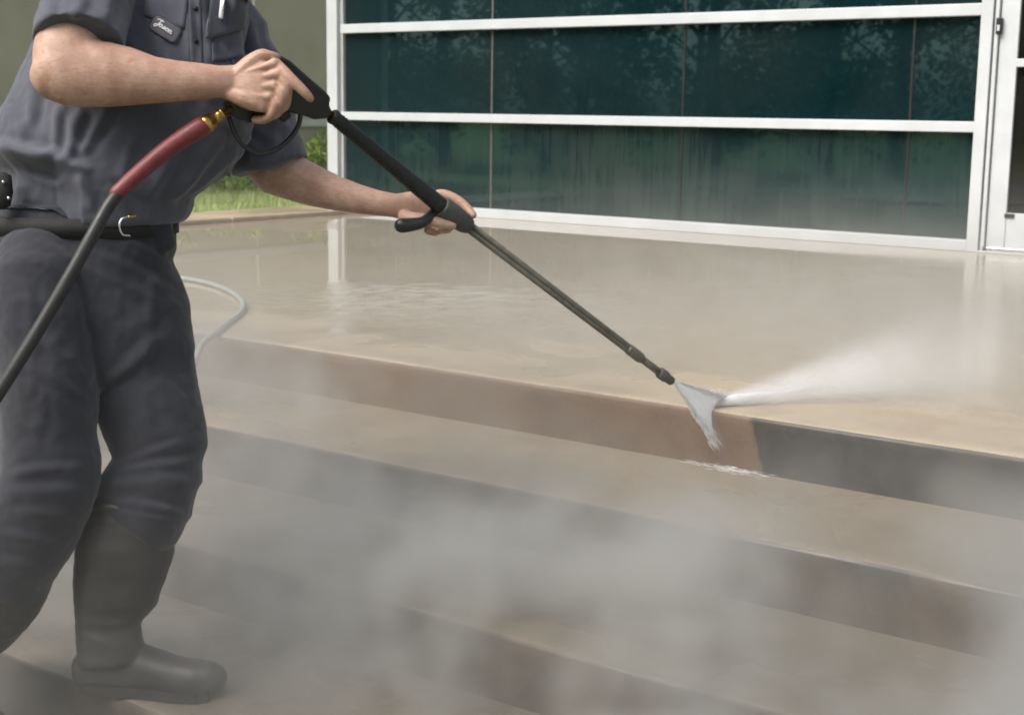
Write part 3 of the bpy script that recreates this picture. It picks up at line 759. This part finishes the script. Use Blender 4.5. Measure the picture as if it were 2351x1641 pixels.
def shirt_fold(p):
    u, v, d = cam_uv(p); X, Y, _ = proj(p)
    g = 0.0
    # long folds falling from the chest, leaning with the body
    q = u * 9 + v * 1.8 + .35 * mnoise.noise(Vector((u * 4, v * 3, 1)))
    g1 = 1 - 2 * abs(mnoise.noise(Vector((q * 1.5, v * 1.3, d * 2))))
    chest = math.exp(-((X - 470) / 130) ** 2) * (1 if Y < 180 else math.exp(-((Y - 180) / 120) ** 2))
    g += .020 * g1 * chest
    # blousing above the hem and drag lines down the back
    g2 = 1 - 2 * abs(mnoise.noise(Vector((u * 5 - v * 4, v * 9 + u * 3, d * 2 + 5))))
    low = math.exp(-((Y - 400) / 80) ** 2) * (1 - min(1, max(0, (X - 150) / 220)) * .6)
    g += .013 * g2 * low
    g3 = 1 - 2 * abs(mnoise.noise(Vector((u * 7 + v * 5, v * 2.5 - u * 2, d * 3 + 9))))
    back = math.exp(-((X - 110) / 110) ** 2) * math.exp(-((Y - 290) / 120) ** 2)
    g += .022 * g3 * back
    if X > 520:
        g4 = 1 - 2 * abs(mnoise.noise(Vector((u * 5 + v * 8, v * 5 - u * 9, d * 4))))
        g += .013 * g4
    if X < 190 and Y > 300:
        k_ = min(1, max(0, (190 - X) / 70)); yl = 372 + .10 * X + 10 * mnoise.noise(Vector((u * 6, 2, 3)))
        g += k_ * (.014 * math.exp(-((Y - yl + 24) / 22) ** 2) - .034 * (1 / (1 + math.exp(-(Y - yl - 6) / 5))))
    g += SHIRT_FOLDS(p)
    g += .004 * mnoise.noise(Vector((u * 10, v * 10, d * 10))) + .0026 * mnoise.noise(Vector((u * 26, v * 26, d * 26))) + .0010 * mnoise.noise(p * 60)
    return g
displace(me, shirt_fold)
shirt = part('shirt', me, M['shirt'])
bvh = BVHTree.FromPolygons([v.co[:] for v in me.vertices], [p.vertices[:] for p in me.polygons])
def on_shirt(sx, sy, off=.003):
    r = (P(sx, sy, 1) - CAM).normalized()
    h = bvh.ray_cast(CAM, r)
    if h[0] is None: return P(sx, sy, TD - .15)
    return h[0] - r * off
def sub(name, o, mat):
    """hang a mesh built in world places under the shirt"""
    o.name = name; o.parent = shirt; o.matrix_parent_inverse = Matrix.Identity(4)
    return o
def cloth_sheet(name, outline_fn, nu, nv, off, thick, mat):
    bm = bmesh.new(); g = [[bm.verts.new(on_shirt(*outline_fn(i / nu, j / nv), off)) for j in range(nv + 1)] for i in range(nu + 1)]
    for i in range(nu):
        for j in range(nv): bm.faces.new((g[i][j], g[i + 1][j], g[i + 1][j + 1], g[i][j + 1]))
    o = from_bm(name, bm, mat, None, True); m_ = o.modifiers.new('solid', 'SOLIDIFY'); m_.thickness = thick; m_.offset = 0
    return o
def mesh_under_shirt(o):
    o.parent = shirt; return o
# embroidered name patch
pa = math.radians(33); ca, sa = math.cos(pa), math.sin(pa)
def patch_pt(a, b_): return 379 + a * ca - b_ * sa, 66 + a * sa + b_ * ca
def rrect(a, b_, hw, hh, rr):
    """square (a,b in -1..1) squeezed into a rounded rectangle"""
    x, y = a * hw, b_ * hh
    ex, ey = max(0, abs(x) - (hw - rr)), max(0, abs(y) - (hh - rr))
    m_ = max(ex, ey)
    if ex > 0 and ey > 0:
        k_ = m_ / math.hypot(ex, ey); x = math.copysign(hw - rr + ex * k_, x); y = math.copysign(hh - rr + ey * k_, y)
    return x, y
mesh_under_shirt(cloth_sheet('name_patch', lambda u, v: patch_pt(*rrect(u * 2 - 1, v * 2 - 1, 35, 19, 9)), 16, 10, .0035, .0016, M['patch']))
bm = bmesh.new(); loop = []
for i in range(64):
    t = 2 * math.pi * i / 64; c_, s_ = math.cos(t), math.sin(t); k_ = 1 / max(abs(c_), abs(s_))
    loop.append(on_shirt(*patch_pt(*rrect(c_ * k_, s_ * k_, 35, 19, 9)), .0045))
tube(bm, loop + [loop[0]], .0011, 6)
mesh_under_shirt(from_bm('patch_border', bm, M['patch_edge'], None, True))
# the stitched script
J = [[(0, 10), (3, 11.5), (8, 12), (11, 11)], [(7, 12), (6.5, 6), (5.2, -1), (2.6, -3.6), (.2, -2), (1.6, .5), (5, 1.6), (8, 2.2)]]
def bowl(x): return [(x + 4.6, 5), (x + 2.4, 5.8), (x + .6, 3.6), (x + 1, .9), (x + 2.8, .3), (x + 4.4, 2.4), (x + 4.9, 5), (x + 4.7, 1.6), (x + 5.4, .3), (x + 7, 1.4)]
strokes = J + [bowl(8), [(15, 1.4), (17.2, 4.2), (18, 5.8), (18.4, 4), (19.3, 2), (18.6, .3), (16.6, .5)], [(19, .4), (21, 2)],
               [(24.6, 5.6), (22.4, 5), (21.6, 2.6), (22.8, .4), (25, .7), (26, 3), (25.2, 5.4), (24.4, 5.6), (26.2, 4.8), (28, 5)],
               [(28, 5.2), (28.8, 5.4), (28.6, .2)], [(28.7, 2.6), (30.4, 5.2), (32, 5.4), (32.3, 3), (32.4, .8), (33.6, .3), (35, 1.6)]]
bm = bmesh.new()
for s_ in strokes:
    pts = smooth_path([on_shirt(*patch_pt(-26 + x * 1.28 + y * .12, 4 - y * 1.28), .0055) for x, y in s_], None, 3)
    tube(bm, pts, .0014, 5, True)
mesh_under_shirt(from_bm('name_lettering', bm, M['white_thread'], None, True))
# front placket, pocket flaps, buttons, sleeve hem seam
def strip(x0, y0, x1, y1, hw): return lambda u, v: (x0 + (x1 - x0) * v + (u * 2 - 1) * hw, y0 + (y1 - y0) * v)
mesh_under_shirt(cloth_sheet('placket', strip(446, -20, 452, 160, 13), 4, 24, .003, .002, M['shirt']))
def flap(u, v):
    x = 478 + 92 * u; top = -8 - 30 * u; bot = (92 - 26 * u) if u > .12 else 92 - 3
    return x + (1 - v) * 14 - 7, top + (bot - top) * v
o = cloth_sheet('pocket_flap', flap, 14, 12, .012, .003, M['shirt']); mesh_under_shirt(o)
o = cloth_sheet('chest_pocket', lambda u, v: (488 + 70 * u, 62 + 82 * v - 14 * u), 10, 10, .004, .002, M['shirt']); mesh_under_shirt(o)
o = cloth_sheet('pocket_flap', lambda u, v: (340 + 92 * u - 10 * v, -30 + 24 * u + v * (66 + 8 * u)), 12, 8, .0022, .002, M['shirt']); mesh_under_shirt(o)
for yb in (20, 95):
    b_ = bmesh.new(); bmesh.ops.create_uvsphere(b_, u_segments=12, v_segments=6, radius=.0058)
    c_ = on_shirt(449, yb, .004)
    bmesh.ops.translate(b_, verts=b_.verts, vec=c_); mesh_under_shirt(from_bm('button', b_, M['leather'], None, True))

# ------------------------------------------------------------------ things the man carries
pen = empty('pen', on_shirt(508, 20, .018)); tag(pen, 'slim white pen standing in the chest pocket of the grey shirt', 'pen')
b_ = bmesh.new(); tube(b_, [on_shirt(512, -6, .020), on_shirt(507, 40, .018)], .0048, 10, True); under(from_bm('barrel', b_, M['white_thread'], None, True), pen)
b_ = bmesh.new(); tube(b_, [on_shirt(515, -4, .026), on_shirt(511, 24, .025)], .0016, 6, True); under(from_bm('clip', b_, M['steel'], None, True), pen)
hook = empty('key_hook', P(284, 520, TD - .175)); tag(hook, 'open silver key hook hanging at the front of the belt', 'hook')
b_ = bmesh.new(); tube(b_, smooth_path([P(297, 498, TD - .17), P(281, 502, TD - .175), P(274, 518, TD - .178), P(281, 538, TD - .176), P(297, 541, TD - .172)], None, 4), .0022, 8, True)
under(from_bm('ring', b_, M['steel'], None, True), hook)
b_ = bmesh.new(); tube(b_, [P(297, 498, TD - .17), P(309, 496, TD - .160)], .0036, 8, True); under(from_bm('clip', b_, M['brass'], None, True), hook)
case = empty('phone_case', P(18, 440, 2.93)); tag(case, 'black belt case with a silver snap at the back of the hip', 'case')
b_ = bmesh.new(); limb(b_, [(2, 396, 12, .6, 2.965), (2, 404, 24, .6, 2.965), (2, 440, 28, .6, 2.965), (0, 470, 24, .6, 2.97), (0, 480, 12, .6, 2.97)], 20)
under(from_bm('pouch', b_, M['leather'], None, True), case)
for q in ((8, 418, 2.948), (20, 455, 2.95)):
    b_ = bmesh.new(); bmesh.ops.create_uvsphere(b_, u_segments=10, v_segments=6, radius=.0038); bmesh.ops.translate(b_, verts=b_.verts, vec=P(*q)); under(from_bm('snap', b_, M['steel'], None, True), case)

# ---- the spray lance
GA, GB = (640, 172, 2.955), (1050, 500, 3.235)
TIP = (1536, 872, 3.74)
lance = empty('spray_lance', P(*GA)); tag(lance, 'long black pressure washer lance held in both hands, tip spraying water', 'spray lance')
def gpart(name, bm_, mat, smooth=True, bev=0):
    o = under(from_bm(name, bm_, mat, None, smooth), lance)
    if bev: bevel(o, bev)
    return o
def gd(sx, sy):
    t = ((sx - GA[0]) * (GB[0] - GA[0]) + (sy - GA[1]) * (GB[1] - GA[1])) / ((GB[0] - GA[0]) ** 2 + (GB[1] - GA[1]) ** 2)
    return GA[2] + t * (GB[2] - GA[2])
def prism(poly, half):
    b_ = bmesh.new(); pts = [P(x, y, gd(x, y)) for x, y in poly]
    ax = ((P(*GB) - P(*GA)).normalized()); wv = (AF - ax * AF.dot(ax)).normalized()
    fa = [b_.verts.new(p - wv * half) for p in pts]; fb = [b_.verts.new(p + wv * half) for p in pts]
    b_.faces.new(fa); b_.faces.new(fb[::-1]); n_ = len(pts)
    for i in range(n_): b_.faces.new((fa[i], fb[i], fb[(i + 1) % n_], fa[(i + 1) % n_]))
    return b_
gpart('gun_body', prism([(622, 134), (640, 126), (662, 138), (700, 172), (742, 208), (754, 222), (750, 240), (757, 252), (745, 270), (716, 272), (694, 264), (668, 258), (640, 246), (612, 214), (606, 172)], .019), M['gun'], False, .005)
gpart('grip', prism([(612, 176), (650, 210), (640, 250), (606, 276), (566, 282), (524, 262), (512, 240), (530, 224), (574, 214)], .016), M['gun'], False, .007)
gpart('trigger', prism([(640, 246), (662, 250), (668, 268), (652, 282), (640, 276), (644, 262)], .006), M['gun'], False, .003)
b_ = bmesh.new(); tube(b_, smooth_path([P(690, 262, 2.99), P(686, 286, 2.99), P(668, 316, 2.985), P(630, 346, 2.975), P(585, 352, 2.96), P(545, 318, 2.945), P(525, 268, 2.94)], None, 4), .0052, 8, True, .8)
gpart('trigger_guard', b_, M['gun'])
b_ = bmesh.new(); L0 = P(740, 250, 3.02); L1 = P(768, 272, 3.04)
tube(b_, [L0, L0.lerp(L1, .3), L0.lerp(L1, .31), L1], [.012, .012, .0095, .0095], 10); gpart('brass_coupling', b_, M['brass'])
b_ = bmesh.new(); A0 = P(760, 264, 3.035); A1 = P(1018, 478, 3.215)
prof = [(0, .013), (.012, .0165), (.03, .0165), (.045, .0150), (.5, .0165), (.93, .0190), (1.0, .0195)]
tube(b_, [A0.lerp(A1, t) for t, _ in prof], [r for _, r in prof], 20)
gpart('insulated_grip', b_, M['gun'])
for k in range(36):       # moulded ribs round the grip
    b_ = bmesh.new() if k == 0 else b_
    t = .07 + k * .0245; a = A0.lerp(A1, t); r_ = .0152 + .0040 * t
    tube(b_, [a, a.lerp(A1, .004)], r_ + .0009, 14)
o = gpart('grip_rib', b_, M['gun'], False); o['kind'] = 'stuff'
b_ = bmesh.new(); C0 = P(1012, 473, 3.212); C1 = P(1076, 520, 3.262)
tube(b_, [C0, C0.lerp(C1, .06), C0.lerp(C1, .5), C0.lerp(C1, .85), C1], [.0215, .0245, .0245, .0225, .018], 18); gpart('collar', b_, M['grip_grey'])
# twin pipes, then the joint, the single end pipe and the nozzle
T0, T1 = P(1070, 516, 3.257), P(1458, 812, 3.655)
ax = (T1 - T0).normalized(); side = ax.cross(AF).normalized()
for s_ in (-1, 1):
    b_ = bmesh.new(); tube(b_, [T0 + side * (s_ * .0060), T0.lerp(T1, .97) + side * (s_ * .0054), T1 + side * (s_ * .003)], [.0072, .0068, .0066], 12); gpart('pipe', b_, M['pipe'])
b_ = bmesh.new(); J0, J1 = P(1440, 798, 3.637), P(1476, 826, 3.676); tube(b_, [J0, J0.lerp(J1, .1), J0.lerp(J1, .8), J1], [.011, .0140, .0140, .010], 14); gpart('pipe_joint', b_, M['pipe'])
N0, N1 = P(1470, 821, 3.67), P(1512, 853, 3.713); b_ = bmesh.new(); tube(b_, [N0, N1], .0098, 12); gpart('end_pipe', b_, M['pipe'])
N2 = P(1542, 875, 3.742); b_ = bmesh.new(); tube(b_, [N1, N1.lerp(N2, .1), N1.lerp(N2, .55), N1.lerp(N2, .6), N2], [.0105, .0148, .0148, .0125, .0115], 14); gpart('nozzle', b_, M['grip_grey'])
# side handle below the left hand
b_ = bmesh.new(); tube(b_, smooth_path([P(1000, 482, 3.22), P(975, 508, 3.205), P(945, 516, 3.20), P(922, 518, 3.195)], None, 4), [.011, .011, .0115, .012, .0125, .013, .014, .0145, .015, .0155, .016, .0165, .0165], 14, True)
gpart('side_handle', b_, M['gun'])

# ---- high pressure hose from the grip down past the leg
hose = empty('pressure_hose', P(505, 258, 2.94)); tag(hose, 'dark pressure hose with red sleeve hanging from the lance grip past the leg', 'hose')
b_ = bmesh.new(); H0, H1 = P(532, 247, 2.925), P(462, 292, 2.905)
tube(b_, [H0.lerp(H1, t) for t in (0, .30, .31, .36, .37, .62, .63, .72, .73, 1.0)], [.0105, .0105, .0135, .0135, .0115, .0115, .0165, .0165, .0185, .0185], 12); under(from_bm('brass_fitting', b_, M['brass'], None, True), hose)
b_ = bmesh.new(); tube(b_, smooth_path([P(464, 291, 2.906), P(440, 305, 2.90), P(385, 342, 2.895), P(325, 392, 2.89), P(268, 444, 2.88)], None, 5), [.0205] * 2 + [.0205 - .0003 * i for i in range(19)], 14, True); under(from_bm('red_sleeve', b_, M['red_hose'], None, True), hose)
b_ = bmesh.new(); tube(b_, smooth_path([P(280, 434, 2.882), P(250, 472, 2.872), P(212, 540, 2.855), P(160, 634, 2.84), P(98, 740, 2.83), P(30, 850, 2.82), P(-50, 975, 2.82), P(-180, 1180, 2.85), P(-330, 1440, 2.95), onZ(-470, 1640, -.590), onZ(-620, 1660, -.591), onZ(-1000, 1600, -.591)], None, 6), .0130, 12, True); under(from_bm('hose_line', b_, M['dark_hose'], None, True), hose)

# ---- second hose lying on the landing and over the top step
hp = [onZ(x, y, .011) for x, y in ((120, 644), (250, 634), (340, 632), (410, 638), (470, 648), (520, 665), (550, 685), (559, 703), (548, 722), (520, 743))]
fl = empty('floor_hose', hp[5]); tag(fl, 'pale grey green hose looped on the wet landing behind the man', 'hose')
q = onZ(480, 775, .011)
dq = (q - hp[-1]).normalized(); over = [q]
for k, zz in enumerate((.010, -.002, -.035, -.075, -.112, -.136, -.140)):
    over.append(Vector((q.x + dq.x * .085 * (k + 1), q.y + dq.y * .085 * (k + 1), zz if q.y + dq.y * .085 * (k + 1) < E1 + .04 else .011)))
over += [over[-1] + Vector((-.22, -.03, 0)), over[-1] + Vector((-.7, -.02, 0)), over[-1] + Vector((-1.4, .02, 0))]
b_ = bmesh.new(); tube(b_, smooth_path(hp + over, None, 6), .0105, 10, True)
under(from_bm('hose_line', b_, M['pale_hose'], None, True), fl)

# ------------------------------------------------------------------ water and steam
def vol_mat(name, step):
    m = bpy.data.materials.new(name); m.use_nodes = True
    t = NT(m); t.n.remove(t.n['Principled BSDF'])
    pv = t.new('ShaderNodeVolumePrincipled'); pv.inputs['Color'].default_value = (.93, .95, .97, 1); pv.inputs['Anisotropy'].default_value = .25
    t.l.new(pv.outputs[0], t.n['Material Output'].inputs['Volume'])
    m.cycles.volume_step_rate = step
    return m, t, pv
# steam drifting over the steps
m, t, pv = vol_mat('steam', 3.5); pv.inputs['Color'].default_value = (.79, .79, .775, 1); pv.inputs['Anisotropy'].default_value = .45
at_ = t.new('ShaderNodeAttribute'); at_.attribute_name = 'density'; t.l.new(at_.outputs['Fac'], pv.inputs['Density'])
STEAM_A, STEAM_B = (-9.5, .95, -.655), (2.2, 8.35, 1.75)
class GT(NT):
    def __init__(self, tree): self.t = tree; self.n = tree.nodes; self.l = tree.links; self.p = self.new('GeometryNodeInputPosition').outputs[0]
    def pos(self, sx=1, sy=1, sz=1, off=(0, 0, 0)):
        nd = self.new('ShaderNodeVectorMath', operation='MULTIPLY_ADD'); self.l.new(self.p, nd.inputs[0]); nd.inputs[1].default_value = (sx, sy, sz); nd.inputs[2].default_value = off
        return nd.outputs[0]
    def xyz(self):
        s_ = self.new('ShaderNodeSeparateXYZ'); self.l.new(self.p, s_.inputs[0]); return s_.outputs
tree = bpy.data.node_groups.new('steam_field', 'GeometryNodeTree')
tree.interface.new_socket('Geometry', in_out='OUTPUT', socket_type='NodeSocketGeometry')
t = GT(tree)
X, Y, Z = t.xyz()[0:3]
g = t.math('MULTIPLY', t.math('SUBTRACT', Y, E1), .30); g = t.math('MINIMUM', t.math('MAXIMUM', g, -.62), 0.0)
h = t.math('SUBTRACT', Z, g)
warp = t.noise(t.pos(1, 1, 1.3), 1.15, 4, .55, .9)
fine = t.noise(t.pos(1, 1, 1.2), 4.6, 5, .66, 1.1)
puff = t.math('ADD', t.math('MULTIPLY', warp, .60), t.math('MULTIPLY', fine, .40))
puff = t.mr(puff, .425, .62, 0.12, 1.0)
hf = t.mr(h, 0.0, .70, 1.0, 0.0); hf = t.math('MULTIPLY', hf, hf)
xf = t.mr(X, -3.6, -.6, .55, 1.75)
yf = t.mr(Y, 3.25, 3.6, 1.0, .16)
ck = t.new('ShaderNodeVectorMath', operation='DISTANCE'); t.l.new(t.pos(.5, 1.0, 1.3), ck.inputs[0]); ck.inputs[1].default_value = (-.74, 3.10, -.06)
clear = t.mr(ck.outputs['Value'], .26, .70, .04, 1.0)
bk = t.new('ShaderNodeVectorMath', operation='DISTANCE'); t.l.new(t.pos(1, 1, .8), bk.inputs[0]); bk.inputs[1].default_value = (-2.0, 1.55, -.25)
clear = t.math('MULTIPLY', clear, t.mr(bk.outputs['Value'], .35, .85, .30, 1.0))
D = t.math('MULTIPLY', t.math('MULTIPLY', puff, hf), t.math('MULTIPLY', t.math('MULTIPLY', xf, yf), clear))
near = t.math('MULTIPLY', t.math('MULTIPLY', t.mr(h, .35, 1.35, .30, .008), t.mr(Y, 2.6, 3.4, 1.0, .0)), t.mr(X, -2.1, -1.2, 1.0, .12))
far = t.math('MULTIPLY', t.mr(h, .2, 1.7, .030, .022), t.mr(X, -7.5, -4.5, 1.0, .0))
right = t.math('MULTIPLY', t.math('MULTIPLY', t.mr(h, .1, .80, .62, .0), t.mr(X, -4.4, -2.2, 0, 1)), t.math('MULTIPLY', t.mr(Y, 4.6, 7.0, 1, 0), t.mr(Y, 3.25, 3.9)))
veil = t.math('ADD', t.math('ADD', near, far), t.math('MULTIPLY', right, t.mr(fine, .35, .6, .5, 1.1)))
edge = t.math('MULTIPLY', t.mr(Y, .95, 1.5), t.mr(Y, 8.3, 7.4))
edge = t.math('MULTIPLY', edge, t.math('MULTIPLY', t.mr(X, -9.4, -8.2), t.mr(X, 2.2, 1.0)))
edge = t.math('MULTIPLY', edge, t.mr(Z, 1.72, 1.3))
dens = t.math('MULTIPLY', t.math('ADD', t.math('MULTIPLY', D, 3.5), veil), edge)
vc = t.new('GeometryNodeVolumeCube'); t.l.new(dens, vc.inputs['Density'])
vc.inputs['Min'].default_value = STEAM_A; vc.inputs['Max'].default_value = STEAM_B
for k_, v_ in zip(('Resolution X', 'Resolution Y', 'Resolution Z'), (280, 178, 58)): vc.inputs[k_].default_value = v_
sm = t.new('GeometryNodeSetMaterial'); sm.inputs['Material'].default_value = m; t.l.new(vc.outputs[0], sm.inputs['Geometry'])
go = t.new('NodeGroupOutput'); t.l.new(sm.outputs[0], go.inputs[0])
bm = bmesh.new(); add_box(bm, STEAM_A, STEAM_B)
so_ = tag(from_bm('steam', bm, m), kind='stuff')
gm = so_.modifiers.new('steam', 'NODES'); gm.node_group = tree

# the fan of water from the nozzle and the plume thrown on along the edge of the landing
IMP = onZ(1642, 928, .0)
m, t, pv = vol_mat('water_fan', .5); pv.inputs['Color'].default_value = (.99, .99, 1, 1); pv.inputs['Anisotropy'].default_value = .0
tc = t.new('ShaderNodeTexCoord')
pv.inputs['Density'].default_value = 32
FA, FB, FC, FD = P(1543, 873, 3.742), P(1668, 916, 3.925), P(1640, 1010, 3.86), P(1668, 1048, 3.90)
bm = bmesh.new()
bm.free()
spray = empty('water_spray', P(1543, 873, 3.742)); tag(spray, 'white fan of water leaving the lance nozzle and splashing along the step edge', 'water spray')
def cone_mat(name, A, B, ra, rb, amp, fall, seed, col=(.98, .985, 1)):
    """spray density: thickest on the axis A->B, thinning outwards and with distance from A"""
    m, t, pv = vol_mat(name, .4); pv.inputs['Color'].default_value = (*col, 1); pv.inputs['Anisotropy'].default_value = .1
    tc = t.new('ShaderNodeTexCoord'); ax = (B - A); L = ax.length; ax = ax / L
    s = t.new('ShaderNodeVectorMath', operation='SUBTRACT'); t.l.new(tc.outputs['Object'], s.inputs[0]); s.inputs[1].default_value = A
    d = t.new('ShaderNodeVectorMath', operation='DOT_PRODUCT'); t.l.new(s.outputs[0], d.inputs[0]); d.inputs[1].default_value = ax
    ln = t.new('ShaderNodeVectorMath', operation='LENGTH'); t.l.new(s.outputs[0], ln.inputs[0])
    along = d.outputs['Value']
    r2 = t.math('SUBTRACT', t.math('MULTIPLY', ln.outputs['Value'], ln.outputs['Value']), t.math('MULTIPLY', along, along))
    rad = t.math('SQRT', t.math('MAXIMUM', r2, 0.0))
    tt = t.math('DIVIDE', along, L)
    Rt = t.math('ADD', ra, t.math('MULTIPLY', tt, rb - ra))
    q = t.math('DIVIDE', rad, t.math('MAXIMUM', Rt, .004))
    shape = t.mr(q, .15, 1.0, 1.0, 0.0)
    fade = t.math('POWER', t.math('SUBTRACT', 1.0, t.math('MINIMUM', t.math('MAXIMUM', tt, 0.0), 1.0)), fall)
    n = t.noise(t.pos(1, 1, 1), 7.0, 4, .6, .4, w=seed)
    n = t.mr(n, .3, .7, .45, 1.25)
    t.l.new(t.math('MULTIPLY', t.math('MULTIPLY', shape, fade), t.math('MULTIPLY', n, amp)), pv.inputs['Density'])
    bm = bmesh.new(); u = ax.orthogonal().normalized(); v = ax.cross(u)
    loft(bm, [ring(A + ax * (L * k), u, v, (ra + (rb - ra) * k) * 1.04, (ra + (rb - ra) * k) * 1.04, 20) for k in (0, .25, .5, .75, 1)])
    return bm, m
I0 = P(1640, 925, 3.905)
bm, m = cone_mat('water_plume', I0, P(2480, 800, 4.35), .018, .34, 30, 2.4, 2.)
under(from_bm('plume', bm, m), spray)
bm, m = cone_mat('water_runoff', P(1618, 930, 3.88), P(1668, 1062, 3.86), .030, .024, 40, 1.3, 4.)
under(from_bm('runoff', bm, m), spray)
# droplets: short bright threads of water inside the fan and the plume
m, t, b = material('water_droplets')
t.l.new(t.mix(t.noise(t.pos(), 30, 2), (.95, .96, .97), (.98, .985, .99)), b.inputs['Base Color']); b.inputs['Roughness'].default_value = .25; b.inputs['Subsurface Weight'].default_value = 0
tr_ = t.new('ShaderNodeBsdfTranslucent'); tr_.inputs[0].default_value = (.97, .98, .98, 1); mx_ = t.new('ShaderNodeMixShader'); mx_.inputs[0].default_value = .42
t.l.new(b.outputs[0], mx_.inputs[1]); t.l.new(tr_.outputs[0], mx_.inputs[2]); t.l.new(mx_.outputs[0], t.n['Material Output'].inputs['Surface'])
random.seed(77); vv, ff = [], []
def thread(a, b_, w_):
    ax = (b_ - a).normalized(); u = ax.orthogonal().normalized(); v = ax.cross(u); i = len(vv)
    mid = a.lerp(b_, .5)
    vv.extend([a, mid + u * w_, mid - u * w_ * .5 + v * w_ * .87, mid - u * w_ * .5 - v * w_ * .87, b_])
    for k in range(3):
        p, q_ = i + 1 + k, i + 1 + (k + 1) % 3
        ff.extend([(i, p, q_), (i + 4, q_, p)])
n0 = P(1543, 873, 3.742)
for k in range(900):
    s0 = random.random(); e = random.choice((random.gauss(0, .05), random.gauss(1, .07)))
    tgt = P(1672, 914, 3.925).lerp(P(1641, 1012, 3.838), e) + rnd_dir() * .006
    a = n0.lerp(tgt, s0 ** .8); thread(a, a + (tgt - n0) * random.uniform(.06, .16), random.uniform(.0005, .0012))
pl = P(2480, 800, 4.35)
for k in range(1500):
    s0 = random.random() ** 2.4 * .40
    off = rnd_dir() * random.random() * (.012 + .20 * s0)
    a = I0.lerp(pl, s0) + off; tg = (pl - I0) + off * 3
    if a.z < .004: continue
    thread(a, a + tg.normalized() * random.uniform(.012, .05), random.uniform(.0003, .0008))
for k in range(110):          # foam where the water runs along the foot of the riser
    a = Vector((random.gauss(-1.78, .055), E1 - abs(random.gauss(0, .02)) - .006, -RISE + random.uniform(0, .010)))
    thread(a, a + Vector((random.uniform(.01, .05), random.uniform(-.006, .003), 0)), random.uniform(.0004, .0011))
# opaque white heart of the fan and of the thrown water
def heart(name, A, B, widths, up, thin):
    bm = bmesh.new(); ax = (B - A).normalized(); u = (up - ax * up.dot(ax)).normalized(); v = ax.cross(u); n = len(widths)
    loft(bm, [ring(A.lerp(B, i / (n - 1)) + u * off, u, v, wd * (1 + .10 * mnoise.noise(Vector((i * .9, 3, 1)))), max(.0008, wd * thin), 12) for i, (wd, off) in enumerate(widths)])
    return under(from_bm(name, bm, m, None, True), spray)
upv_ = AU * -.75 - AR * .55 - AF * .85
ends = [(0, 1674, 914, 3.925), (.2, 1652, 925, 3.915), (.4, 1639, 936, 3.90), (.6, 1633, 951, 3.88), (.8, 1635, 978, 3.855), (1, 1643, 1016, 3.835)]
def fan_end(e):
    for (a0, *p0), (a1, *p1) in zip(ends[:-1], ends[1:]):
        if e <= a1:
            k_ = (e - a0) / (a1 - a0); return P(*[p0[q_] + (p1[q_] - p0[q_]) * k_ for q_ in range(3)])
    return P(*ends[-1][1:])
bm = bmesh.new(); nT, nE = 26, 22; nrm = (P(1674, 914, 3.925) - n0).cross(P(1643, 1016, 3.835) - n0).normalized(); sides = []
for sg in (1, -1):
    g = []
    for i_ in range(nT + 1):
        row = []
        for j_ in range(nE + 1):
            e = j_ / nE; tt = i_ / nT; q_ = fan_end(e) - n0
            wob = 1 + .05 * tt * mnoise.noise(Vector((e * 9, 2, 5))) if i_ == nT else 1
            p_ = n0 + q_ * tt * wob + (fan_end(min(1, e + .01)) - fan_end(max(0, e - .01))) * (0 if tt == 0 else .0)
            th = (.0025 + .004 * tt) * (1 - (2 * e - 1) ** 2) * (1 if i_ < nT else 0) + .0022 * (1 - tt) * (1 - (2 * e - 1) ** 2)
            th += .0016 * tt * mnoise.noise(Vector((e * 14, tt * 3, sg))) * (1 - (2 * e - 1) ** 2) * (1 if i_ < nT else 0)
            base = P(1543, 873, 3.742) + (fan_end(e) - P(1640, 950, 3.88)) * .055
            row.append(bm.verts.new(p_ + (base - n0) * (1 - tt) + nrm * (sg * th)))
        g.append(row)
    sides.append(g)
    for i_ in range(nT):
        for j_ in range(nE): bm.faces.new((g[i_][j_], g[i_ + 1][j_], g[i_ + 1][j_ + 1], g[i_][j_ + 1]))
bmesh.ops.remove_doubles(bm, verts=bm.verts, dist=.00005)
under(from_bm('fan_core', bm, m, None, True), spray)
heart('plume_core', P(1634, 925, 3.90), P(1860, 893, 4.01), [(.004, 0), (.013, 0), (.0145, 0), (.0125, 0), (.010, 0), (.0075, .0), (.005, .0), (.003, .0), (.001, .0)], AU, .6)
heart('runoff_core', P(1622, 938, 3.885), P(1658, 1022, 3.87), [(.016, 0), (.017, 0), (.014, 0), (.009, 0), (.005, 0), (.001, 0)], AR, .3)
me = bpy.data.meshes.new('droplets'); me.from_pydata([x[:] for x in vv], [], ff)
o = under(link('droplets', me, m), spray); o['kind'] = 'stuff'
